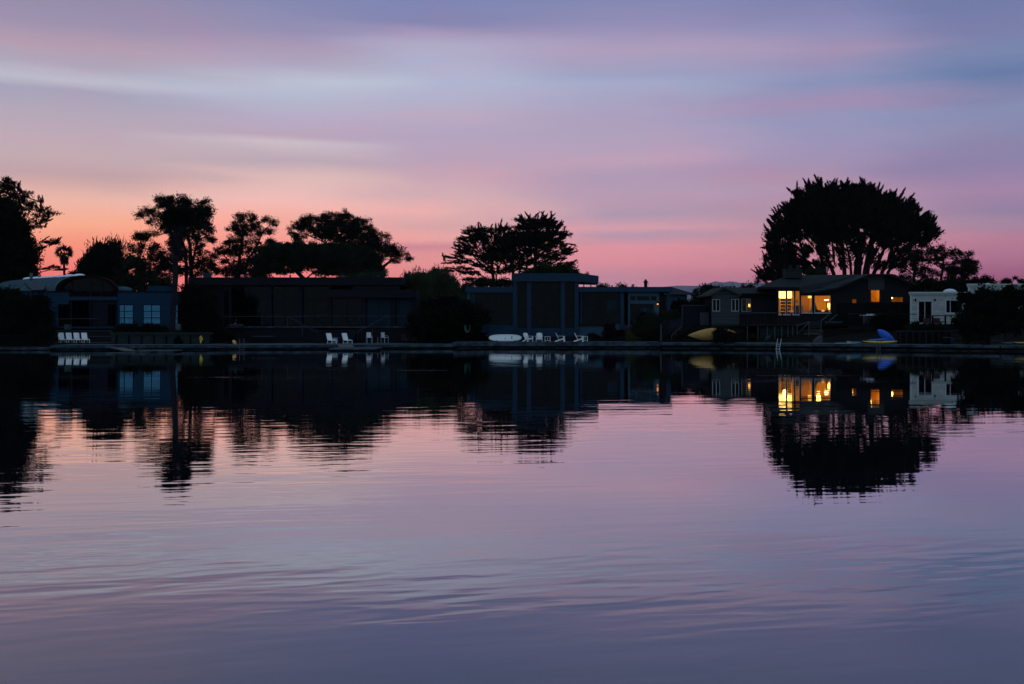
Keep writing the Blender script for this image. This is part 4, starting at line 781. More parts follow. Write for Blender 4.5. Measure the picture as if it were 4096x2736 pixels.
def house_lit():
    D = 123.5; t = thing('lit_house', 'grey shingled house with hipped roof and big warm lit windows', 'house', P(3250, 1300, D))
    # --- gable wing at left
    G = 121.5
    W1, W2 = (2850, 2880, 1197, 1245), (2926, 2956, 1197, 1245)
    MB().pprism([(2847, 1178), (2893, 1152), (2958, 1176)], G, .2).build('gable', SHINGLE, t)
    wall('gable_wall', t, SHINGLE, 2847, 2958, 1178, 1306, G, [W1, W2])
    solid(t, 'foundation', BRICK, 2846, 2959, 1297, 1306, G, depth=.3, d2=-.05)
    for w in (W1, W2): window(t, *w, G+.06, FRAMEW, DARKGLASS, ((w[0]+w[1])/2,), (), 1.6)
    MB().box(X(2847, G)+.02, X(2958, G)-.02, G+.3, G+7, Z(1306, G), Z(1182, G)).build('wing_block', DARKFRAME, t)
    slab([[P(2831, 1181, G, -.5), P(2893, 1148, G, -.5), P(2893, 1148, G, 7.5), P(2831, 1181, G, 7.5)], [P(2893, 1148, G, -.5), P(2961, 1178, G, -.5), P(2961, 1178, G, 7.5), P(2893, 1148, G, 7.5)]], .16).build('wing_roof', ROOF, t)
    mb = MB(); mb.bar(P(2831, 1183, G, -.56), P(2893, 1150, G, -.56), .05, .2).bar(P(2893, 1150, G, -.56), P(2961, 1180, G, -.56), .05, .2); mb.build('bargeboard', SHINGLE, t)
    # link with recessed wall
    R = 125
    slab([[P(2935, 1174, R, -1.2), P(3100, 1174, R, -1.2), P(3100, 1146, R, 4), P(2890, 1146, R, 4)]], .14).build('link_roof', ROOF, t)
    wall('link_wall', t, SHINGLED, 2955, 3112, 1172, 1304, R, [(2966, 3004, 1195, 1246)])
    window(t, 2966, 3004, 1195, 1246, R+.06, FRAMEW, GLASS, (2987,), (), 1.5)
    room(t, 2940, 3030, 1176, 1262, R+.21, R+3, mat('dim_room_paint', (.30, .14, .05), .9, .1, 3)); solid(t, 'curtain_or_reflection', mat('dark_red_curtain', (.06, .012, .008), .9, .2, 4), 2963, 2986, 1193, 1248, R, depth=.03, d2=.3)
    solid(t, 'dresser', DARKI, 2985, 3012, 1240, 1262, R, depth=.5, d2=1.6)
    lit_lamp('amber table lamp in the narrow window of the lit house link wing', 2997, 1221, R+1.7, 9, 11, 5, 1.7)
    for a, b, d_ in ((2846, 2960, G+.4), (2950, 3115, R+.3), (3105, 3645, D+.25)): solid(t, 'footing', DARKFRAME, a, b, 1300, 1345, d_, depth=.3)
    # --- main block
    big = [(3114, 3144, 1164, 1259), (3148, 3176, 1164, 1259), (3181, 3198, 1164, 1259), (3204, 3248, 1182, 1252), (3258, 3322, 1182, 1252), (3408, 3427, 1196, 1228), (3483, 3519, 1160, 1208), (3565, 3613, 1188, 1208)]
    wall('wall', t, SHINGLED, 3110, 3640, 1150, 1302, D, big)
    MB().pprism([(3330, 1150), (3462, 1103), (3553, 1103), (3640, 1139), (3640, 1150)], D, .2).build('gable', SHINGLED, t)
    solid(t, 'chimney_breast', SHINGLE, 3470, 3536, 1103, 1160, D, depth=.2, d2=-.15)
    MB().box(X(3640, D)-.2, X(3640, D), D+.2, D+9, Z(1302, D), Z(1139, D)).box(X(3110, D), X(3110, D)+.2, D+.2, D+9, Z(1302, D), Z(1150, D)).box(X(3110, D)+.2, X(3640, D)-.2, D+8, D+9, Z(1302, D), Z(1150, D)).build('rear_wall', SHINGLED, t)
    for w in big[:3]: window(t, *w, D+.04, FRAMEW, GLASS, (), (), 1.5)
    for w in big[3:5]: window(t, *w, D+.04, FRAMEW, GLASS, (), (), 1.6)
    for w in big[5:]: window(t, *w, D+.04, BROWNW, GLASS, (), (), 1.0)
    solid(t, 'window_sill', FRAMEW, 3112, 3200, 1258, 1261, D, depth=.16, d2=-.14); solid(t, 'window_sill', FRAMEW, 3202, 3250, 1251, 1254, D, depth=.16, d2=-.14); solid(t, 'window_sill', FRAMEW, 3256, 3324, 1251, 1254, D, depth=.16, d2=-.14)
    rd = D+8
    slab([[P(3018, 1151, D, -1.2), P(3184, 1151, D, -1.2), P(3440, 1098, 129.5), P(3150, 1101, 129.5)],
          [P(3184, 1151, D, -1.2), P(3183, 1168, D, -1.7), P(3208, 1173, D, -1.7)][::1]+[P(3440, 1098, 129.5)],
          [P(3208, 1173, D, -1.7), P(3335, 1152, D, -1.4), P(3440, 1098, 129.5)], [P(3335, 1152, D, -1.4), P(3464, 1098, D, -1.2), P(3440, 1098, 129.5)],
          [P(3464, 1098, D, -1.2), P(3553, 1098, D, -1.2), P(3545, 1098, 131), P(3440, 1098, 129.5)], [P(3553, 1098, D, -1.2), P(3648, 1139, D, -1.2), P(3640, 1139, 131), P(3545, 1098, 131)],
          [P(3018, 1151, D, -1.2), P(3150, 1101, 129.5), P(3030, 1151, 134)]], .2).build('roof', ROOF, t)
    mb = MB()
    rk = [P(3208, 1176, D, -1.75), P(3335, 1155, D, -1.45), P(3464, 1101, D, -1.25), P(3553, 1101, D, -1.25), P(3648, 1142, D, -1.25)]
    for a, b in zip(rk, rk[1:]): mb.bar(a, b, .06, .2)
    mb.bar(P(3018, 1153, D, -1.25), P(3184, 1153, D, -1.25), .06, .2).bar(P(3183, 1169, D, -1.75), P(3208, 1176, D, -1.75), .06, .2)
    mb.build('bargeboard', SHINGLED, t)
    c = MB().pbox(3144, 3208, 1078, 1112, 127, 1.6).pbox(3142, 3210, 1074, 1078.5, 127, 1.8, -.1).build('chimney', BRICK, t)
    for a in (3160, 3190): MB().lathe([(.22, 0), (.16, .35), (.2, .36), (.2, .42)], P(a, 1074, 127.8), 10).build('chimney_pot', BRICK, c)
    for x, y in ((3460, 1114), (3515, 1114)):
        f = MB().pbox(x-7, x-1, y-3, y+3, D, .22, -.5).pbox(x+1, x+7, y-3, y+3, D, .22, -.5).pbox(x-1, x+1, y-1, y+1, D, .2, -.3).build('flood_light', PALEPOST, t)
    # rooms behind the glass
    room(t, 3113, 3380, 1158, 1300, D+.21, D+4.6, WARMW, name='living_room')
    room(t, 3400, 3434, 1190, 1240, D+.21, D+1.6, WARMW, name='hall'); room(t, 3474, 3528, 1154, 1240, D+.21, D+2.6, WARMW, name='bedroom'); room(t, 3558, 3622, 1184, 1240, D+.21, D+2.2, WARMW, name='bathroom')
    solid(t, 'door_panel', WOODI, 3500, 3516, 1170, 1240, D, depth=.06, d2=2.3)
    plight('room_light', P(3490, 1166, D, 1.0), 26, r=.2, parent=t); plight('room_light', P(3418, 1205, D, .8), 1.6, r=.1, parent=t)
    b = thing('vanity_bulb', 'tiny bright bulb in the far right small window of the lit house', 'lamp', P(3583, 1191, D, 1.2)); MB().ell(P(3583, 1191, D, 1.2), (.07, .07, .07), 10, 6).build('bulb', emis('bulbglow', (1, .7, .3), 8), b); MB().tube([P(3583, 1190, D, 1.2), P(3583, 1185, D, 1.2)], .02, 5).build('bulb_holder', DARKI, b)
    plight('lamp_light', P(3583, 1194, D, 1.1), 3, r=.08, parent=b)
    # living room furniture
    L = 127
    bs = thing('bookshelf', 'warm lit bookcase with dark cubby holes behind the tall panes', 'bookcase', P(3145, 1270, L))
    mb, bk = MB(), MB(); Rr = random.Random(5)
    for x in (3121, 3144.5, 3168): mb.pbox(x-1, x+1, 1193, 1290, L, .4, .1)
    for y in (1193, 1206, 1219, 1232, 1245, 1258, 1271): mb.pbox(3120, 3169, y-.8, y+.8, L, .38, .09)
    for y in (1206, 1219, 1232, 1245, 1258):
        for x0 in (3122.5, 3146):
            x = x0
            while x < x0+20:
                w = Rr.uniform(.8, 2); h = Rr.uniform(6, 11); bk.pbox(x, x+w*.9, y-h, y-.8, L, .25, .2); x += w+Rr.choice([0, 0, .6])
    mb.build('frame', WARMW, bs); bk.build('books', mat('dark_book_spines', (.10, .05, .02), .8, .6, 22), bs); MB().pbox(3121, 3168, 1194, 1290, L, .02, .5).build('back_panel', DARKI, bs)
    fp = thing('fireplace', 'dark fireplace mass behind the middle tall pane', 'fireplace', P(3178, 1290, L)); MB().pbox(3170, 3201, 1222, 1290, L, .7, -.9).build('surround', DARKI, fp, bevel=.02); MB().pbox(3166, 3201.2, 1219, 1222, L, .85, -1.0).build('mantel', WOODI, fp)
    pc = thing('wall_picture', 'small framed picture above the fireplace', 'picture', P(3190, 1205, L, .9)); MB().pbox(3183, 3197, 1200, 1211, L, .04, .62).build('frame', DARKI, pc); MB().pbox(3184, 3196, 1201, 1210, L, .02, .6).build('canvas', WOODI, pc)
    fl = thing('flower_vase', 'pinkish flower bouquet on the sill of the middle tall pane', 'flowers', P(3166, 1262, 124.6))
    MB().lathe([(.0, 0), (.1, 0), (.14, .15), (.07, .3)], P(3166, 1262, 124.6), 10).build('vase', WOODI, fl)
    mb = MB(); Rr = random.Random(9)
    for k in range(16): mb.ell((X(3166, 124.6)+Rr.uniform(-.25, .25), 124.6+Rr.uniform(-.15, .15), Z(1248, 124.6)+Rr.uniform(-.14, .16)), (.08, .08, .07), 7, 5)
    mb.build('flowers', mat('pink_cream_petals', (.65, .38, .25), .8, .2, 9), fl)
    pd = thing('pendant_lamp', 'large blazing drum lampshade behind the left tall panes', 'lamp', P(3141, 1192, 125.2)); s = 125.2/F; c = P(3141, 1177, 125.2)
    MB().lathe([(25*s, 17*s), (25.5*s, -15*s)], c, 24).build('lamp_shade', emis('pendant_glow', (1, .60, .14), 3.6), pd, smooth=True); MB().tube([c, (c[0], c[1], c[2]+.6)], .015, 5).build('cord', DARKI, pd)
    plight('lamp_light', (c[0], c[1], c[2]-.55), 70, parent=pd, r=.25)
    # dining room
    pl = thing('hanging_lamp', 'small glowing square lamp left of the window post', 'lamp', P(3241, 1192, 125.5)); MB().pbox(3235, 3247.5, 1183, 1192, 125.5, .35).build('lamp_shade', emis('glow2', (1, .56, .10), 1.6), pl); MB().tube([P(3241, 1184, 125.7), P(3241, 1176, 125.7)], .015, 5).build('cord', DARKI, pl)
    solid(t, 'partition', mat('brown_partition', (.36, .17, .03), .85, .1, 4), 3203, 3238, 1178, 1300, 127, depth=.1)
    tr = thing('indoor_fir_tree', 'dark conical potted fir silhouetted between the two right lit windows', 'indoor tree', P(3256, 1262, 125)); rng = np.random.default_rng(6); n = 2600
    h = rng.random(n)**1.5; th = rng.uniform(0, 6.283, n); rr = (1-h)*.62*rng.uniform(.3, 1, n)*(1+.22*np.sin(h*42)); c0 = np.array(P(3256, 1258, 125)); Cc = np.stack([c0[0]+rr*np.cos(th), c0[1]+rr*np.sin(th), c0[2]+h*1.55], 1)
    dr = unit(np.stack([np.cos(th), np.sin(th), rng.normal(size=n)*.3-.1], 1)); leaves_mesh('branches', Cc, dr, rng.uniform(.1, .2, n), rng.uniform(.03, .06, n), rng, GREEN1, tr, P(3256, 1262, 125)); MB().tube([P(3256, 1263, 125), P(3256, 1215, 125)], .03, 6).build('trunk', DARKI, tr)
    up_ = thing('torchiere_lamp', 'bright bow-shaped uplighter on a dark pole in the right lit window', 'lamp', P(3306, 1262, 126.5))
    MB().lathe([(.30, .06), (.12, -.04), (.0, -.05)], P(3306, 1201, 126.5), 16).build('lamp_bowl', emis('uplight', (1, .75, .38), 6), up_, smooth=True)
    MB().tube([P(3307, 1202, 126.5), P(3307, 1262, 126.5)], .05, 8).build('pole', DARKI, up_)
    lit_lamp('bright table lamp at the right edge of the right lit window', 3316.5, 1221, 125.3, 14, 16, 22, 4.2)
    lit_lamp('low glowing lamp under the table lamp in the right lit window', 3318, 1234, 124.8, 8, 6, 3, 3.4)
    plight('room_light', P(3290, 1186, D, 1.6), 48, r=.25, parent=t)
    bw = MB().lathe([(0, -.1), (.14, -.08), (.19, .03), (.17, .08)], P(3292, 1243, 124.6), 12).build('amber_bowl', emis('glowbowl', (1, .45, .08), .8)); tag(bw, 'small amber bowl with added glow on the sofa back in the right lit window', 'bowl')  # bowl is no lamp; emission put in to look lamplit
    so = thing('sofa', 'grey brown sofa back along the right lit window', 'sofa', P(3290, 1275, 124.9)); MB().pbox(3264, 3316, 1240, 1262, 124.9, .25).build('backrest', SOFA, so, bevel=.05); MB().pbox(3264, 3316, 1258, 1275, 125.15, .7).build('seat', SOFA, so, bevel=.05)
    for a in (3259, 3315): MB().pbox(a, a+5, 1247, 1275, 124.9, .9).build('armrest', SOFA, so, bevel=.03)
    # deck with railing
    K = 119.5
    d = thing('wooden_deck', 'raised brown deck with slatted railing before the lit house', 'deck', P(3080, 1372, K))
    solid(d, 'floor', BROWNW, 2955, 3215, 1298, 1305, K, depth=5.4)
    for x in (2958, 2990, 3024, 3059, 3094, 3130, 3165, 3200): solid(d, 'rail_post', BROWNW, x-2, x+2, 1252, 1305, K, depth=.1, d2=-.06)
    solid(d, 'top_rail', RAIL, 2954, 3206, 1250, 1253, K, depth=.14, d2=-.08)
    mb = MB()
    for y in (1262, 1270, 1278, 1286, 1293): mb.pbox(2955, 3204, y, y+1.6, K, .04, .05)
    mb.build('rail_boards', BROWNW, d)
    for x in (2990, 3032, 3070, 3100, 3128, 3152, 3172, 3190): solid(d, 'support_post', PALEPOST, x-1.5, x+1.5, 1305, 1372, K, depth=.12, d2=.02)
    wall('skirt_panel', d, RETW, 3040, 3190, 1308, 1372, K+.7)
    st = thing('deck_stair', 'small railed landing stair at the right end of the lit house deck', 'stairs', P(3260, 1360, 118.5))
    for x in (3236, 3285): solid(st, 'rail_post', RAIL, x-1.5, x+1.5, 1285, 1362, 118.5, depth=.09)
    mb = MB()
    for i in range(7): mb.pbox(3237, 3284, 1288+i*7, 1289.6+i*7, 118.5, .03, .03)
    mb.build('balustrade', RAIL, st); solid(st, 'landing', RAIL, 3222, 3290, 1334, 1339, 118.5, depth=1.4, d2=.1)
    MB().bar(P(3183, 1304, 118.6), P(3236, 1287, 118.6), .08).bar(P(3190, 1335, 118.6), P(3236, 1290, 118.6), .07).build('sloping_rail', RAIL, st)
    h = thing('handrail', 'pair of pale sloping handrails below the right lit window', 'railing', P(3300, 1282, 119)); MB().bar(P(3285, 1283, 119), P(3318, 1256, 120.5), .06).build('left_rail', PALEPOST, h); MB().bar(P(3318, 1283, 119), P(3350, 1257, 120.5), .06).build('right_rail', PALEPOST, h)
    solid(h, 'base', RAIL, 3310, 3370, 1286, 1291, 119, depth=1)
    sh = MB().pprism([(3256, 1372), (3262, 1358), (3284, 1342), (3290, 1342), (3290, 1372)], 115.5, .5).build('boat_cover', mat('grey_canvas', (.09, .11, .15), .8, .2, 6)); tag(sh, 'pale grey sloped cover under the landing stair', 'cover')
    tt = thing('tilted_table', 'pale table tipped on its side beneath the brown deck', 'table', P(3070, 1370, 115.8)); MB().add([P(3057, 1357, 115.8), P(3066, 1344, 115.8), P(3085, 1340, 116.3), P(3076, 1353, 116.3)]+[(x, y+.08, z-.06) for x, y, z in [P(3057, 1357, 115.8), P(3066, 1344, 115.8), P(3085, 1340, 116.3), P(3076, 1353, 116.3)]], [(0, 1, 2, 3), (4, 7, 6, 5), (0, 4, 5, 1), (1, 5, 6, 2), (2, 6, 7, 3), (3, 7, 4, 0)]).build('tabletop', GREYP, tt)
    for a, b in ((3063, 3060), (3078, 3082)): MB().bar(P(a, 1352, 116.1), P(b, 1372, 116.1), .05).build('leg', BROWNW, tt)
    # right yard
    wall_ = MB().pbox(3345, 3640, 1212, 1300, 121.2, .12).build('wooden_fence', mat('black_brown_fence', (.008, .008, .012), .9, .3, 4, stripe=(2, .3, .06, .4), spec=.05)); tag(wall_, 'dark board fence before the right half of the lit house', 'fence')
    y = thing('yard_deck', 'dark raised patio with thin rails right of the lit house stair', 'deck', P(3440, 1372, 117.5))
    solid(y, 'floor', BROWNW, 3395, 3512, 1313, 1319, 117.5, depth=3.4); mb = MB()
    for x in (3400, 3447, 3498): solid(y, 'rail_post', DARKFRAME, x-2, x+2, 1256, 1318, 117.5, depth=.08, d2=-.1)
    solid(y, 'top_rail', RAIL, 3390, 3640, 1255, 1256.4, 117.5, depth=.05, d2=-.1); solid(y, 'skirt', BULK, 3300, 3515, 1320, 1372, 117.5, depth=.2, d2=.2)
    solid(y, 'lower_rail', DARKFRAME, 3398, 3505, 1297, 1300, 117.5, depth=.05, d2=-.08); solid(y, 'planter_board', BROWNW, 3396, 3510, 1303, 1311, 117.5, depth=.1, d2=.05)
    p = thing('patio_table', 'patio table with pale cloth and small dishes on the dark patio', 'table', P(3485, 1296, 119)); solid(p, 'tabletop', FRAMEW, 3452, 3520, 1260, 1263, 119, depth=1.1)
    for x in (3456, 3514): solid(p, 'leg', GREYP, x-1.5, x+1.5, 1263, 1296, 119, depth=.06, d2=.1)
    for x, k in ((3464, 0), (3480, 0), (3496, 0), (3510, 1)):
        q = thing('patio_chair', ['pale patio chair before the table, ', 'pale patio chair at the right end of the patio table'][k]+('' if k else {3464: 'leftmost of three', 3480: 'middle of three', 3496: 'rightmost of three'}[x]), 'chair', P(x, 1296, 118.6), 0, 'patio chairs round the table')
        MB().pbox(x-5, x+5, 1268, 1279, 118.6, .05).build('backrest', mat('dim_white_mesh', (.07, .08, .10), .8, .3, 20), q); MB().pbox(x-5, x+5, 1283, 1286, 118.6, .45, .04).build('seat', GREYP, q)
        for a in (-4.5, 4.5): MB().pbox(x+a-.6, x+a+.6, 1278, 1296, 118.6, .04, .01).build('leg', GREYP, q)
    for x, n_ in ((3470, 'white round dish left on the patio table'), (3484, 'large white dish in the middle of the patio table'), (3497, 'small white dish on the right of the patio table')):
        b = MB().ell(P(x, 1257.5, 119.4), (.2 if x == 3484 else .12, .15, .08), 10, 6).build('dish', WHITEP); tag(b, n_, 'dish')
house_lit()
# ------------------------------------------------------------------ ivory house
def house_ivory():
    D = 116; t = thing('ivory_house', 'ivory clapboard house with white stepped cornice and sliding door', 'house', P(3780, 1292, D))
    dr, wn = (3673, 3727, 1205, 1292), (3783, 3850, 1201, 1252)
    wall('wall', t, IVORY, 3644, 3876, 1180, 1296, D, [dr, wn]); wall('wall', t, IVORY, 3876, 4250, 1148, 1296, D)
    for y0, y1, o, e in ((1177, 1181, -.12, 1), (1173, 1177, -.22, 2.5), (1168, 1173, -.34, 4)): solid(t, 'cornice', IVTRIM, 3643-e, 3878, y0, y1, D, depth=.36+o*-1, d2=o)
    for y0, y1, o, e in ((1144, 1148, -.12, 1), (1140, 1144, -.22, 2.5), (1135, 1140, -.34, 4)): solid(t, 'cornice', IVTRIM, 3875-e, 4250, y0, y1, D, depth=.36+o*-1, d2=o)
    solid(t, 'corner_board', IVTRIM, 3641, 3647, 1181, 1296, D, depth=.12, d2=-.04); solid(t, 'corner_board', IVTRIM, 3873, 3879, 1148, 1181, D, depth=.12, d2=-.04)
    for z1, xa in ((1184, 3646), (1150, 3882)):
        vs = [(X(xa, D), D+.25, z) for z in (Z(1296, D), Z(z1, D))]+[(X(xa, D+9)+.3, D+9, z) for z in (Z(1296, D), Z(z1, D))]+[(X(4250, D+9), D+9, z) for z in (Z(1296, D), Z(z1, D))]+[(X(4250, D), D+.25, z) for z in (Z(1296, D), Z(z1, D))]
        MB().add(vs, [(0, 1, 3, 2), (2, 3, 5, 4), (4, 5, 7, 6), (6, 7, 1, 0), (1, 7, 5, 3)]).build('rear_block', DARKFRAME, t)
    window(t, *dr, D+.1, FRAMEW, DARKGLASS, (3699,), (), 2, name='sliding_door'); window(t, *wn, D+.1, FRAMEW, DARKGLASS, (3801,), (), 2)
    def casing(a, b, c, d, w, bottom):
        mb = MB().pbox(a-w, b+w, c-w, c, D, .08, -.05).pbox(a-w, a, c, d, D, .07, -.046).pbox(b, b+w, c, d, D, .07, -.046)
        if bottom: mb.pbox(a-w-1, b+w+1, d, d+w, D, .1, -.06)
        mb.build('casing', IVTRIM, t)
    casing(*dr, 5, False); casing(*wn, 4.5, True)
    solid(t, 'footing', DARKFRAME, 3646, 4250, 1295, 1330, D, depth=.2, d2=.05)
    solid(t, 'door_handle', GREYP, 3696, 3698, 1243, 1250, D, depth=.05, d2=-.03)
    MB().ell(P(3837, 1168, D, 2.5), (.75, .6, .42), 16, 8, zmin=0).build('dome_skylight', mat('milky_dome', (.35, .42, .46), .4, .1, 3), t, smooth=True)
    MB().ell(P(3992, 1136, D, 2.5), (.3, .3, .2), 12, 6, zmin=0).ell(P(4003, 1136, D, 2.5), (.25, .3, .13), 12, 6, zmin=0).build('dome_skylight', mat('milky_dome', ()), t, smooth=True)
    for x, l in ((3660, 'dark wall lantern left of the sliding door of the ivory house'), (3738, 'dark wall lantern right of the sliding door of the ivory house')):
        q = thing('wall_lantern', l, 'lamp', P(x, 1204, D), 0, 'wall lanterns of the ivory house'); MB().lathe([(0, -.16), (.06, -.14), (.09, .05), (.11, .06), (.02, .14), (0, .15)], P(x, 1200, D, -.16), 8).build('lantern_body', DARKFRAME, q); MB().pbox(x-1, x+1, 1196, 1199, D, .16, -.16).build('bracket', DARKFRAME, q)
    d = thing('ivory_deck', 'dark deck with rails below the ivory house sliding door', 'deck', P(3720, 1372, 112.5)); K = 112.8
    solid(d, 'floor', BROWNW, 3655, 3800, 1302, 1307, K, depth=3.0)
    for x in (3731, 3782): solid(d, 'rail_post', DARKFRAME, x-3, x+3, 1262, 1307, K, depth=.1)
    solid(d, 'top_rail', DARKFRAME, 3731, 3850, 1261, 1264.5, K, depth=.1, d2=-.02); solid(d, 'top_rail', DARKFRAME, 3643, 3675, 1255, 1258, K, depth=.08, d2=.6); solid(d, 'mid_rail', DARKFRAME, 3731, 3782, 1285, 1287.5, K, depth=.05, d2=.02); solid(d, 'top_rail', RAIL, 3675, 3731, 1261, 1262.5, K, depth=.05)
    ch = mat('dusty_brown_cushion', (.07, .035, .035), .9, .25, 8)
    for a, b, l in ((3700, 3728, 'brown cushioned patio chair before the sliding door'), (3735, 3768, 'brown cushioned patio chair right of the sliding door')):
        q = thing('patio_armchair', l, 'chair', P((a+b)/2, 1303, 114), 0, 'brown chairs on the ivory house deck'); MB().pbox(a, b, 1272, 1288, 114, .12, .5).build('backrest', ch, q, bevel=.03); MB().pbox(a, b, 1288, 1295, 114, .6).build('seat', ch, q, bevel=.03)
        for s_ in (a, b-3): MB().pbox(s_, s_+3, 1294, 1303, 114, .5, .05).build('leg', DARKFRAME, q)
    for x, w, l in ((3687, 6, 'small white box at the foot of the sliding door'), (3774, 5, 'small white box right of the brown patio chairs')):
        b = MB().pbox(x-w, x+w, 1290, 1297, 114.6, .3).build('white_box', FRAMEW, bevel=.02); tag(b, l, 'box')
    rw = thing('retaining_wall', 'black board retaining wall with posts below the ivory house deck', 'wall', P(3700, 1376, 109.5)); wall('boards', rw, mat('black_boards', (.009, .009, .011), .9, .4, 5, stripe=(2, .25, .06, .4), spec=.05), 3590, 3800, 1325, 1378, 109.5, th=.15); solid(rw, 'cap', RAIL, 3588, 3802, 1323.5, 1325.5, 109.5, depth=.25, d2=-.05)
    for x in range(3600, 3800, 26): solid(rw, 'post', mat('black_post', (.005, .005, .007), .9, .3, 5), x-3, x+3, 1326, 1378, 109.5, depth=.1, d2=-.1)
    q = thing('barrel', 'black round barrel on the dock by the ivory house retaining wall', 'barrel', P(3786, 1378, 107.5)); MB().lathe([(0, 0), (.36, 0), (.42, .3), (.36, .72), (.0, .72)], P(3786, 1379, 107.5), 16).build('barrel_body', DARKFRAME, q, smooth=False); MB().lathe([(.38, .69), (.38, .73), (0, .75)], P(3786, 1379, 107.5), 16).build('lid', PALEPOST, q)
    q = MB().pbox(3796, 3818, 1352, 1377, 108.5, .5).build('blue_bin', mat('dull_blue_plastic', (.02, .05, .11), .6, .2, 5), bevel=.04); tag(q, 'dull blue square bin right of the black barrel', 'bin')
    bn = thing('garden_bench', 'slatted bench with curved back at the right end of the dock', 'bench', P(3985, 1376, 106.5)); K = 106.5
    mb = MB()
    for i in range(4): mb.pprism([(3958, 1343+i*5), (3984, 1340+i*5), (4012, 1343+i*5), (4012, 1345.5+i*5), (3984, 1342.5+i*5), (3958, 1345.5+i*5)], K+.45, .05)
    mb.build('backrest', PALEPOST, bn); solid(bn, 'seat', PALEPOST, 3955, 4016, 1361, 1364, K, depth=.45)
    for x in (3956, 4012): solid(bn, 'leg', PALEPOST, x, x+3, 1345, 1378, K, depth=.08, d2=.4); solid(bn, 'leg', PALEPOST, x, x+3, 1364, 1378, K, depth=.08)
house_ivory()
# ------------------------------------------------------------------ docks and bulkheads
def strip(px0, px1, f0, f1, z0, z1):
    """solid strip following the bank between pixel columns; f0,f1 = offsets from the bank line"""
    n = max(2, int((px1-px0)/60)+1); q = [px0+(px1-px0)*i/(n-1) for i in range(n)]; vs, fs = [], []
    for p in q:
        D = bankD(p); x = X(p, D)
        vs += [(x, D+f0, z0), (x, D+f0, z1), (x, D+f1, z1), (x, D+f1, z0)]
    for i in range(n-1):
        for k in range(4): fs.append((i*4+k, i*4+(k+1) % 4, (i+1)*4+(k+1) % 4, (i+1)*4+k))
    fs += [(3, 2, 1, 0), tuple((n-1)*4+k for k in range(4))]
    return MB().add(vs, fs)
def dock(label, px0, px1, z, depth, fh, over=.7, pile=2.8, name='dock'):
    D = bankD((px0+px1)/2); t = thing(name, label, 'dock', (X((px0+px1)/2, D), D, 0))
    strip(px0, px1, -over, depth, z-.06, z).build('deck_boards', DECKW, t)
    strip(px0, px1, -over-.05, -over-.004, z-fh, z-.004).build('fascia', DOCKF, t)
    n = max(2, int((X(px1, D)-X(px0, D))/pile))
    for i in range(n+1):
        p = px0+6+(px1-px0-12)*i/n; d = bankD(p)-over+.16
        MB().tube([(X(p, d), d, -.6), (X(p, d), d, z-.07)], .11, 8).build('pile', BULK, t)
    return t
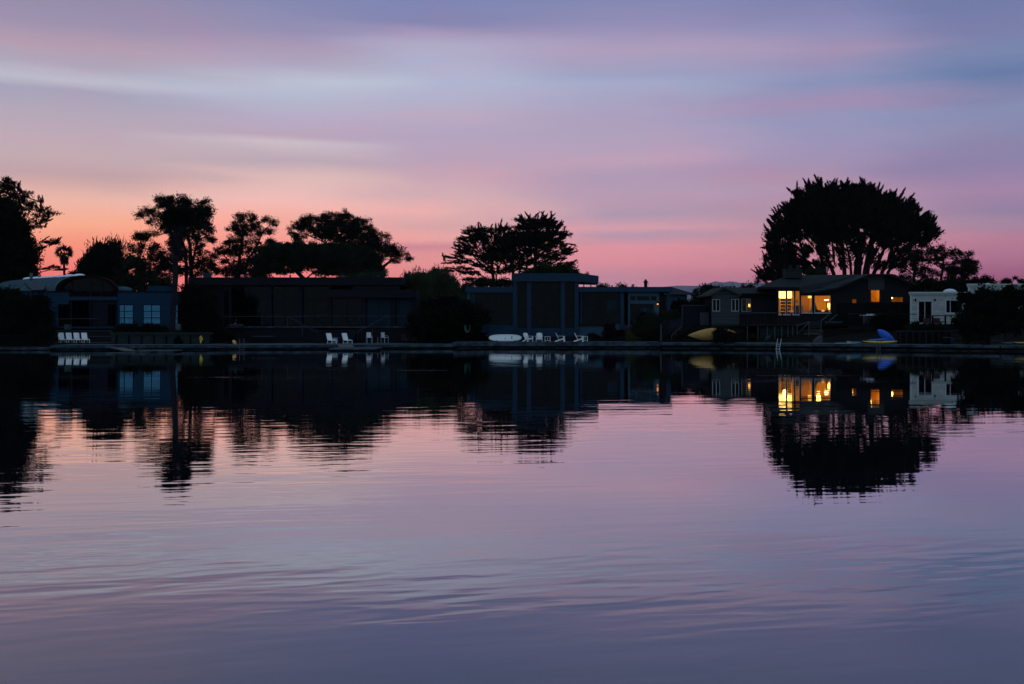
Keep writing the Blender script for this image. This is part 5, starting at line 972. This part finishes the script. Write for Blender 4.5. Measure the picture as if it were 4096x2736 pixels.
def docks():
    for a, b, l in ((-900, 212, 'black bulkhead under the far left dock'), (212, 880, 'black bulkhead before the pale blue house'), (880, 1815, 'black bulkhead before the charcoal house'), (1815, 2640, 'black bulkhead before the pillared house'), (2640, 3500, 'black bulkhead before the lit house'), (3500, 5000, 'black bulkhead at the right before the ivory house')):
        t = thing('bulkhead', l, 'retaining wall', (X((a+b)/2, 110), bankD((a+b)/2), -.6), 0, 'bulkheads along the lagoon edge')
        strip(a+1, b-1, 0, .22, -.6, .34).build('boards', BULK, t)
        w = strip(a+2, b-2, -.08, -.004, .02, .10).build('waler', DOCKF, t)
    dock('dim low dock at the far left waterside', -900, 211, .30, 5, .22)
    dock('dock edge in front of the pale blue house', 213, 868, .50, 4.5, .30)
    dock('wide blue grey dock before the charcoal house', 870, 1813, .44, 9.5, .26)
    dock('straight dock before the pillared house', 1815, 2638, .66, 4, .42)
    dock('long dock before the lit house', 2641, 3498, .56, 5, .24)
    dock('long dock running to the right edge before the ivory house', 3500, 5000, .56, 5, .24)
    # floats and gangways
    def floatd(label, px0, px1, D0, D1, z):
        t = thing('floating_dock', label, 'floating dock', P((px0+px1)/2, 1400, (D0+D1)/2))
        x0, x1 = X(px0, D0), X(px1, D0); MB().box(x0, x1, D0, D1, z-.05, z).build('deck_boards', DECKW, t)
        MB().box(x0+.02, x1-.02, D0-.04, D0-.004, z-.14, z-.004).build('fascia', DOCKF, t); MB().box(x0+.1, x1-.1, D0+.1, D1-.1, -.2, z-.055).build('float', DARKFRAME, t); return t
    floatd('low floating dock near the pale blue house', 540, 700, 99.5, 102, .16)
    floatd('pale floating dock before the two white loungers', 1314, 1506, 104, 108.6, .24)
    def gang(label, a, b, w0):
        t = thing('gangway', label, 'gangway', a); a, b = Vector(a), Vector(b); u = Vector((w0, 0, 0))
        MB().add([a, a+u, b+u, b, a-Vector((0, 0, .07)), a+u-Vector((0, 0, .07)), b+u-Vector((0, 0, .07)), b-Vector((0, 0, .07))], [(0, 1, 2, 3), (4, 7, 6, 5), (0, 4, 5, 1), (1, 5, 6, 2), (2, 6, 7, 3), (3, 7, 4, 0)]).build('walkway', mat('worn_plank', (.10, .12, .12), .8, .2, 6), t); return t
    gang('sloping gangway down to the low floating dock', P(425, 1386, 108.9), P(500, 1403, 101.2), 1.2)
    gang('pale ramp down from the wide dock to the pale floating dock', (X(1348, 112), 112.4, .47), (X(1364, 109), 107.6, .29), 1.5)
    # greenish planter wall at left
    rw = thing('planter_wall', 'greenish board planter wall below the palm and pale blue house', 'wall', P(640, 1378, 111.8))
    K = 111.8
    wall('boards', rw, RETW, 462, 845, 1341, 1379, K, th=.12); solid(rw, 'cap', RETW, 458, 848, 1330, 1338, K, depth=.5, d2=-.05)
    for x in (466, 516, 566, 616, 666, 714, 762, 806, 842): solid(rw, 'post', DARKFRAME, x-3, x+3, 1339, 1379, K, depth=.1, d2=-.1)
    MB().add([P(438, 1318, 115), P(462, 1338, K), P(462, 1372, K), P(446, 1362, 113.4)]+[(x, y+.12, z) for x, y, z in (P(438, 1318, 115), P(462, 1338, K), P(462, 1372, K), P(446, 1362, 113.4))], [(0, 1, 2, 3), (4, 7, 6, 5), (0, 4, 5, 1), (2, 6, 7, 3), (0, 3, 7, 4)]).build('end_board', RETW, rw)
    # terrace steps in front of the arch
    tr = thing('terrace', 'stepped terrace with pale edges before the arched entry', 'terrace', P(320, 1380, 113))
    for y0, D0, a, b in ((1322, 116, 215, 440), (1345, 114.2, 195, 455), (1369, 112.2, 240, 455)):
        MB().pbox(a, b, y0, y0+2.4, D0, .3, -.02).build('step_edge', PALEPOST, tr); MB().pbox(a, b, y0+2.5, y0+22, D0, .2, .05).build('riser', mat('black_riser', (.008, .009, .012), .9, .2, 4), tr)
        MB().pbox(a, b, y0+.3, y0+2, D0, 2, .3).build('tread', DARKFRAME, tr)
    q = thing('handrail', 'thin pale rail across the arched entry of the pale blue house', 'railing', P(300, 1310, 117)); MB().tube([P(218, 1276, 117), P(390, 1274.5, 117)], .03, 6).build('top_rail', PALEPOST, q)
    for x in (222, 278, 334, 388): MB().tube([P(x, 1275, 117), P(x, 1312, 117)], .02, 6).build('post', DARKFRAME, q)
    lw = thing('left_wall', 'dark low wall at the far left waterside', 'wall', P(80, 1390, 109.5)); lw.name = 'low_wall'
    wall('boards', lw, mat('black_violet_boards', (.008, .008, .014), .9, .4, 4, stripe=(2, .3, .06, .5), spec=.05), -300, 128, 1345, 1392, 109.5); wall('boards', lw, mat('black_violet_boards', ()), 130, 212, 1358, 1392, 109.6)
    solid(lw, 'cap', CHAR, -300, 128, 1341, 1345, 109.5, depth=.4, d2=-.1)
    # fences right of the pillared house
    p = thing('post', 'pale upright post at the boundary beside the conical shrub', 'post', P(2644, 1364, 117)); p.name = 'fence_post'
    MB().pbox(2642, 2647, 1299, 1364, 117, .12).build('shaft', PALEPOST, p); MB().pbox(2641, 2648, 1297, 1299.5, 117, .16, -.02).build('cap', PALEPOST, p)
    f = thing('picket_fence', 'dim picket fence stepping back up the slope between the houses', 'fence', P(2690, 1350, 119))
    for i in range(12):
        D = 118.2+i*.45; x = 2652+i*6.4; MB().pbox(x, x+4.4, 1280-i*1.0, 1352-i*4, D, .03).build('picket', CHAR, f)
    MB().bar(P(2652, 1290, 118.4), P(2724, 1275, 123.4), .05).build('rail', CHAR, f)
    g = thing('garden_fence', 'dark boundary fence with pale top edge left of the shingled gable', 'fence', P(2790, 1300, 124)); MB().pbox(2730, 2846, 1224, 1330, 124, .1).build('boards', CHAR, g); MB().pbox(2727, 2846, 1220, 1223, 124, .2, -.05).build('cap', RAIL, g); MB().pbox(2727, 2731, 1223, 1300, 124, .14, -.04).build('end_post', RAIL, g)
    MB().pbox(2800, 2846, 1250, 1300, 123.4, .1).build('lower_panel', PALEPOST.copy() if False else RAIL, g)
    hr = thing('slope_handrail', 'faint diagonal rail on the grassy slope beside the tan boat', 'railing', P(2700, 1348, 117.5)); MB().bar(P(2684, 1345, 117.5), P(2722, 1308, 121), .05).build('rail', RAIL, hr)
    for a, b, d in ((2686, 1344, 117.7), (2704, 1326, 119.3), (2720, 1310, 120.8)): MB().bar(P(a, b, d), P(a, b+16, d), .05).build('post', RAIL, hr)
docks()
# ------------------------------------------------------------------ furniture and boats
def copy_thing(root, loc, rz, label):
    c = root.copy(); COL.objects.link(c); c.location = loc; c.rotation_euler = (0, 0, rz); c['label'] = label
    for ch in list(root.children):
        d = ch.copy(); COL.objects.link(d); d.parent = c
        for g in ch.children: e = g.copy(); COL.objects.link(e); e.parent = d
    return c
R_ = math.radians
def furniture():
    # adirondack chairs (front faces -y)
    a = thing('adirondack_chair', '', 'chair', (0, 0, 0), 0, 'white adirondack chairs on the dock')
    B = dict(local=True)
    mb = MB()
    for i in range(7): f = i/6; y = .38-.72*f; z = .09+.25*f; mb.bar((-.27, y, z+.05), (.27, y, z+.05), .09, .022)
    mb.build('seat', WHITEP, a, **B)
    mb = MB()
    for k in range(5): x = -.22+.11*k; hh = .95-.05*abs(k-2)*.6; mb.bar((x, .14, .20), (x*1.12, .14+(hh-.20)*.5, hh), .10, .022)
    mb.bar((-.26, .34, .52), (.26, .34, .52), .06, .03).build('backrest', WHITEP, a, **B)
    for s in (-1, 1):
        MB().bar((s*.29, .55, .03), (s*.29, -.42, .36), .03, .13).build('rear_leg', WHITEP, a, **B)
        MB().bar((s*.325, -.36, .56), (s*.325, -.40, 0), .035, .14).build('front_leg', WHITEP, a, **B)
        MB().bar((s*.35, .36, .60), (s*.35, -.48, .585), .13, .025).build('armrest', WHITEP, a, **B)
    MB().bar((-.30, -.42, .33), (.30, -.42, .33), .025, .13).build('apron', WHITEP, a, **B)
    zd = .662; spots = [(2112, 38, 'white adirondack chair turned half right, next to the long white board'), (2157, -3, 'white adirondack chair facing the water straight on'), (2242, 84, 'white adirondack chair in side view, right of the small frame table'), (2317, 80, 'white adirondack chair in side view, rightmost, with a frame table touching it')]
    for i, (px, rz, l) in enumerate(spots):
        o = a if i == 0 else copy_thing(a, (0, 0, 0), 0, l); o.location = (X(px, 116.1), 116.1, zd); o.rotation_euler = (0, 0, R_(rz)); o['label'] = l
    s = thing('side_table', 'small white open frame table between the front-facing and side-view adirondack chairs', 'table', (X(2190, 116.1), 116.1, zd), 0, 'white frame side tables')
    for x in (-.27, .27):
        for y in (-.22, .22): MB().bar((x, y, 0), (x, y, .53), .035).build('leg', WHITEP, s, **B)
    MB().box(-.3, .3, -.25, .25, .53, .555).build('tabletop', WHITEP, s, **B)
    MB().bar((-.27, -.22, .14), (.27, -.22, .14), .03).bar((0, -.22, .14), (0, -.22, .53), .03).bar((-.27, .22, .14), (.27, .22, .14), .03).build('stretcher', WHITEP, s, **B)
    copy_thing(s, (X(2340, 116.3), 116.5, zd), 0, 'small white frame table touching the rightmost adirondack chair')
    # loungers
    l = thing('lounge_chair', '', 'lounger', (0, 0, 0), 0, 'white reclining loungers')
    MB().bar((0, .10, .34), (0, .46, 1.10), .60, .05).build('backrest', WHITEP, l, **B)
    MB().box(-.3, .3, -.85, .10, .31, .36).build('seat', WHITEP, l, **B)
    for sx in (-1, 1):
        MB().bar((sx*.33, .12, .42), (sx*.33, -.42, .42), .05, .04).bar((sx*.33, -.42, .43), (sx*.33, -.42, .33), .04).build('armrest', WHITEP, l, **B)
        for y in (-.78, .15): MB().bar((sx*.28, y, 0), (sx*.28, y, .31), .045).build('leg', WHITEP, l, **B)
        MB().bar((sx*.28, -.8, .06), (sx*.28, .2, .06), .03).build('runner', WHITEP, l, **B)
    zz = .442; D = 120.6; DL = 117.6
    ls = [(1322, DL, zz, 38, 1, 'white reclining lounger at the left beside the small grey table'), (1385, DL, zz, 38, 1, 'white reclining lounger just right of the small grey table, behind the ramp')]
    for i in range(4): ls.append((247+i*31, 112.6, .62, 36, .92, ['leftmost of the four tilted white loungers before the arched entry', 'second from left of the four tilted white loungers before the arched entry', 'third from left of the four tilted white loungers before the arched entry', 'rightmost of the four tilted white loungers before the arched entry'][i]))
    for i, (px, d, z, rz, sc, lb) in enumerate(ls):
        o = l if i == 0 else copy_thing(l, (0, 0, 0), 0, lb); o.location = (X(px, d), d, z); o.rotation_euler = (0, 0, R_(rz)); o['label'] = lb; o.scale = (sc,)*3
    t = thing('drum_table', 'small grey square table between the two white loungers', 'table', (X(1341, 118), 118.1, zz)); MB().box(-.24, .24, -.2, .2, .05, .60).build('pedestal', mat('grey_wicker', (.16, .19, .25), .8, .2, 20), t, bevel=.02, **B); MB().box(-.27, .27, -.23, .23, .60, .63).build('tabletop', GREYP, t, **B)
    # tall armchairs
    c = thing('tall_armchair', '', 'chair', (0, 0, 0), 0, 'tall white armchairs on the wide dock')
    mesh_w = mat('white_sling', (.40, .44, .47), .7, .08, 10)
    MB().bar((0, .22, .62), (0, .30, 1.16), .50, .03).build('backrest', mesh_w, c, **B); MB().box(-.25, .25, -.28, .22, .58, .62).build('seat', mesh_w, c, **B)
    for sx in (-1, 1):
        MB().tube([(sx*.28, .26, .78), (sx*.28, -.1, .80), (sx*.28, -.28, .76), (sx*.28, -.3, .62)], .022, 6).build('armrest', FRAMEW, c, **B)
        for y in (-.3, .26): MB().tube([(sx*.28, y, 0), (sx*.28, y, .8 if y > 0 else .64)], .022, 6).build('leg', FRAMEW, c, **B)
    for i, (px, rz, lb) in enumerate(((1477, 18, 'tall white sling armchair on the wide dock, left of the pair'), (1538, 48, 'tall white sling armchair turned right, right of the pair'))):
        o = c if i == 0 else copy_thing(c, (0, 0, 0), 0, lb); o.location = (X(px, D), D, zz); o.rotation_euler = (0, 0, R_(rz)); o['label'] = lb
    t = thing('glass_table', 'small glass-topped table between the tall white armchairs', 'table', (X(1511, D), D, zz)); MB().lathe([(.02, .02), (.02, .64)], n=8).lathe([(.2, 0), (.02, .03)], n=14).build('pedestal', FRAMEW, t, **B); MB().lathe([(0, .64), (.4, .64), (.4, .66), (0, .66)], n=20).build('tabletop', mat('smoky_glass', (.02, .025, .03), .1, .1, 3), t, **B)
    # teak loungers
    k = thing('teak_lounger', '', 'lounger', (0, 0, 0), 0, 'dim teak loungers on the wide dock')
    mb = MB()
    for i in range(6): mb.bar((-.26+.104*i, .2, .38), (-.26+.104*i, .55, .98), .08, .02)
    mb.build('backrest', TEAK, k, **B); MB().box(-.3, .3, -1.0, .2, .34, .38).box(-.33, -.3, -1.0, .3, .30, .40).box(.3, .33, -1.0, .3, .30, .40).build('seat', TEAK, k, **B)
    for sx in (-1, 1):
        for y in (-.9, .15): MB().box(sx*.29-.03, sx*.29+.03, y-.03, y+.03, 0, .33).build('leg', TEAK, k, **B)
    for i, (px, lb) in enumerate(((1622, 'dim teak lounger nearer the tall white armchairs'), (1662, 'dim teak lounger nearer the violet box'))):
        o = k if i == 0 else copy_thing(k, (0, 0, 0), 0, lb); o.location = (X(px, D), D, zz); o.rotation_euler = (0, 0, R_(30)); o['label'] = lb
    b = thing('deck_box', 'dull violet box on the right end of the wide dock', 'box', (X(1742, 120), 120, zz)); MB().box(-.38, .38, -.25, .25, 0, .44).build('body', mat('dull_violet', (.055, .04, .065), .8, .2, 6), b, bevel=.02, **B); MB().box(-.4, .4, -.27, .27, .44, .49).build('lid', mat('dull_violet', ()), b, **B)
    # picnic table
    t = thing('picnic_table', 'dark picnic table with pale top edge on the wide dock under the terrace', 'table', (X(1052, 119.5), 119.8, zz)); MB().box(-1.2, 1.2, -.35, .35, .72, .77).build('tabletop', PALEPOST, t, **B)
    for y in (-.75, .65): MB().box(-1.15, 1.15, y-.1, y+.1, .42, .46).build('bench', CHAR, t, **B)
    for x in (-.85, .85):
        for s in (-1, 1): MB().bar((x, s*.7, 0), (x, s*.15, .72), .08, .05).build('leg', DARKFRAME, t, **B)
    # yellow vest and buoys
    v = thing('life_vest', 'mustard yellow life vest hanging on the greenish planter wall', 'life vest', P(804, 1372, 111.5))
    for (a_, b_, c_, d_) in ((798, 804, 1346, 1360), (805, 811, 1348, 1362)): MB().pbox(a_, b_, c_, d_, 111.5, .12, -.05).build('front_panel', mat('mustard_fabric', (.42, .32, .03), .8, .25, 8), v, bevel=.05)
    MB().pprism([(799, 1358), (810, 1358), (806, 1366), (805, 1373), (800, 1373)], 111.5, .1).build('back_panel', mat('mustard_fabric', ()), v, bevel=.03); MB().pbox(801, 807, 1343, 1347, 111.5, .1).build('collar', mat('mustard_fabric', ()), v, bevel=.03)
    def buoy(label, px, py, D, l, r, tilt, m):
        c0 = Vector(P(px, py, D)); u = Vector((math.cos(tilt), -.1, math.sin(tilt))); t = thing('buoy', label, 'buoy', P(px, py+8, D)); pts, rr = [], []
        for i in range(9): f = i/8; pts.append(c0+u*l*(f-.5)); rr.append(max(.02, r*max(0, math.sin(math.pi*min(1, f*.85+.12)))**.8))
        MB().tube(pts, rr, 12).build('float_body', m, t, smooth=True); MB().tube([c0-u*l*.5, c0-u*l*.62], .04, 8).build('eyelet', DARKFRAME, t)
    buoy('orange teardrop buoy on the dock left of the pale ladder hoops', 938, 1370, 110.4, .52, .17, R_(-55), mat('orange_buoy', (.55, .27, .07), .6, .15, 6))
    buoy('white teardrop buoy beside the gangway of the low floating dock', 529, 1389, 108.2, .65, .19, R_(28), mat('pale_buoy', (.30, .38, .45), .6, .1, 6))
    # ladders
    def ladder(label, rails, D0, D1, ytop, ybot, hook=True, m=STEEL, sh=0):
        t = thing('dock_ladder', label, 'ladder', P(rails[0], ybot, D0))
        for x in rails:
            if hook: pts = [P(x+sh, ytop+16, D1+.5), P(x+sh, ytop+2, D1+.45), P(x+sh, ytop, D1+.25), P(x+sh, ytop+2, D1), P(x, ybot, D0)]
            else: pts = [P(x+sh, ytop, D1), P(x, ybot, D0)]
            MB().tube(pts, .028, 8).build('rail', m, t)
        mb = MB()
        for i in range(3): f = .55+.2*i; xs = sh*(1-f); y = ytop+(ybot-ytop)*f; mb.tube([P(rails[0]+xs, y, D0+.02), P(rails[1]+xs, y, D0+.02)], .022, 6)
        mb.build('rung', m, t)
    ladder('pale hooped ladder on the dock before the dark left terrace', (958, 976), 109, 109.2, 1357, 1400)
    ladder('faint ladder on the dock edge right of the white buoy', (553, 568), 107.4, 107.6, 1378, 1404, m=PALEPOST)
    ladder('slanting pale ladder rising above the dock before the lit house', (3104, 3118), 111.3, 111.7, 1355, 1396, False, FRAMEW, 7)
    ladder('pale ladder hanging off the dock in front of the yellow kayak', (3505, 3520), 106.6, 107.2, 1361, 1401, False, PALEPOST, 5)
    # long white board resting on edge
    t = thing('paddle_board', 'long white paddle board standing on its edge before the sloped planter', 'paddle board', P(2021, 1366, 117)); K = 117
    out = [(2021+66*math.copysign(abs(math.cos(q))**.62, math.cos(q)), 1351.5+13.5*math.copysign(abs(math.sin(q))**.9, math.sin(q))) for q in [2*math.pi*i/48 for i in range(48)]]
    MB().pprism(out, K, .13).build('board', mat('white_gelcoat', (.62, .66, .64), .35, .05, 3), t, bevel=.04)
    inn = [(2021+(x-2021)*.96, 1351.5+(y-1351.5)*.72) for x, y in out]; n = len(inn); vs = [P(x, y, K, -.006) for x, y in inn]+[P(2021+(x-2021)*1.006, 1351.5+(y-1351.5)*1.06, K, -.006) for x, y in inn]
    MB().add(vs, [(i, (i+1) % n, n+(i+1) % n, n+i) for i in range(n)]).build('pinstripe', mat('dark_pinstripe', (.10, .12, .13), .5, .1, 3), t)
    MB().pbox(2045, 2049.5, 1346, 1349.5, K, .01, -.012).pbox(2044.6, 2048, 1350, 1354, K, .01, -.012).pbox(2046, 2050, 1354.5, 1356, K, .01, -.012).build('logo_mark', DARKFRAME, t); MB().pbox(2018, 2024, 1353, 1355, K, .01, -.012).build('carry_handle', DARKFRAME, t)
    for x in (1985, 2060): MB().pbox(x, x+5, 1362, 1367, K, .3, -.08).build('rest', DARKFRAME, t)
    # hulls
    def hull(label, a, b, hw, hh, m, roll=0, name='kayak', cat='kayak', well=True, fat=.7, full=False):
        a, b = Vector(a), Vector(b); u = (b-a); L = u.length; u.normalize(); s = u.cross(Vector((0, 0, 1))).normalized(); w = s.cross(u).normalized()
        s, w = s*math.cos(roll)+w*math.sin(roll), w*math.cos(roll)-s*math.sin(roll); n, k = 22, 14; vs, fs = [], []
        for i in range(n+1):
            f = i/n; e = max(.0, math.sin(math.pi*f))**fat; c = a+u*L*f+w*hh*.5*(1-e)
            for j in range(k):
                q = 2*math.pi*j/k; vs.append(c+s*hw*e*math.cos(q)+w*hh*e*math.sin(q)*(1 if math.sin(q) < 0 or full else .55))
        for i in range(n):
            for j in range(k): fs.append((i*k+j, i*k+(j+1) % k, (i+1)*k+(j+1) % k, (i+1)*k+j))
        t = thing(name, label, cat, a.lerp(b, .5)-Vector((0, 0, .2))); MB().add(vs, fs).build('hull', m, t, smooth=True)
        if well:
            c = a.lerp(b, .48)+w*hh*.52; vs = [c+u*L*.13*math.cos(q)+s*hw*.55*math.sin(q)+w*dz_ for dz_ in (0, .05) for q in [2*math.pi*j/16 for j in range(16)]]
            MB().add(vs, [tuple(range(16, 32))]+[(j, (j+1) % 16, 16+(j+1) % 16, 16+j) for j in range(16)]).build('cockpit', DARKFRAME, t)
        return t
    blue = mat('royal_blue_plastic', (.005, .075, .40), .5, .12, 4); yel = mat('yellow_plastic', (.42, .29, .025), .5, .12, 4); tan = mat('tan_canvas_hull', (.30, .165, .045), .75, .2, 3, .1)
    hull('large blue kayak leaning steeply against the dark bank', P(3506, 1320, 112.6), P(3580, 1369, 110.9), .50, .24, blue, R_(78), well=False, fat=.75)
    hull('small blue kayak lying across the yellow one', P(3468, 1361, 109.6), P(3556, 1357, 110.0), .3, .15, blue, 0, well=False)
    hull('long yellow kayak lying on the dock under the blue ones', P(3446, 1368, 108.4), P(3592, 1368, 109.0), .36, .20, yel, 0)
    k_ = hull('large tan canoe turned on its side on the grassy slope', P(2753, 1343, 114.6), P(2952, 1332, 115.2), .68, .45, tan, R_(80), name='canoe', cat='canoe', well=False, fat=.85)
    lb = mat('light_blue_board', (.05, .22, .36), .5, .15, 4)
    for i, (x0, x1, y, lbl) in enumerate(((3347, 3430, 1373, 'light blue paddle board lying flat left of the yellow kayak'), (3395, 3447, 1369, 'thinner light blue paddle board stacked behind the flat one'))):
        D0 = 108.6+i*.8; o_ = [(x0+(x1-x0)*(.5+.5*math.copysign(abs(math.cos(q))**.7, math.cos(q))), y+1.8*math.sin(q)) for q in [2*math.pi*j/24 for j in range(24)]]
        t = thing('paddle_board', lbl, 'paddle board', P((x0+x1)/2, y+3, D0)); MB().pprism(o_, D0, .6).build('board', lb, t); MB().pbox(x0+8, x0+9.5, y+1.5, y+4, D0, .1, .2).build('fin', DARKFRAME, t)
    b = thing('cardboard_box', 'beige box on the flat light blue paddle board', 'box', P(3395, 1374, 108.3)); MB().pbox(3390, 3401, 1366, 1374, 108.3, .3).build('body', mat('beige_card', (.32, .24, .16), .8, .15, 6), b); MB().pbox(3389.5, 3401.5, 1365, 1366.2, 108.3, .34, -.02).build('lid', mat('beige_card', ()), b)
    # right edge gear
    hull('grey blue inflatable kayak at the right end of the dock', P(4008, 1373, 103.6), P(4060, 1370, 104), .26, .18, mat('grey_blue_rubber', (.10, .14, .22), .7, .2, 6), 0, well=False)
    hull('small yellow kayak at the very right edge of the dock', P(4048, 1371, 104.4), P(4150, 1369, 105), .26, .12, yel, 0, well=False)
    # green hose coil
    t = thing('garden_hose', 'green hose coil hanging in the black tree left of the pillared house', 'hose', P(1870, 1330, 115.2)); mb = MB()
    for k in range(4):
        pts = [P(1869+(11-k)*math.cos(q)+k, 1306+(22-k*2)*math.sin(q), 115.2+k*.04) for q in [math.pi*(-.25-.0)+2*math.pi*i/30*.72+math.pi*.39 for i in range(31)]]
        pts = [P(1869+(11-k)*math.cos(q)+k, 1308-(22-k*2)*math.sin(q), 115.2+k*.04) for q in [math.pi*.86+math.pi*1.28*i/30 for i in range(31)]]; mb.tube(pts, .035, 6)
    mb.build('coil', mat('green_rubber', (.01, .14, .09), .6, .1, 5), t); MB().pbox(1866, 1872, 1284, 1292, 115.2, .15, .05).build('hook', DARKFRAME, t)
    w = MB().pbox(2000, 2560, 1347, 1366, 120.4, .15).build('low_fence', CHAR); tag(w, 'low dark fence line behind the adirondack chairs', 'fence')
furniture()

# ------------------------------------------------------------------ evening air that veils the far hills
def haze():
    m = bpy.data.materials.new('evening_haze'); m.use_nodes = True; t = m.node_tree; t.nodes.clear()
    v = t.nodes.new('ShaderNodeVolumePrincipled'); v.inputs['Color'].default_value = (.80, .80, .95, 1); v.inputs['Density'].default_value = 1.7e-5
    o = t.nodes.new('ShaderNodeOutputMaterial'); t.links.new(v.outputs[0], o.inputs['Volume'])
    h = MB().box(-24000, 24000, -200, 34000, -3, 1250).build('haze', m); tag(h, 'thin evening haze over the far hills', kind='stuff')
haze()
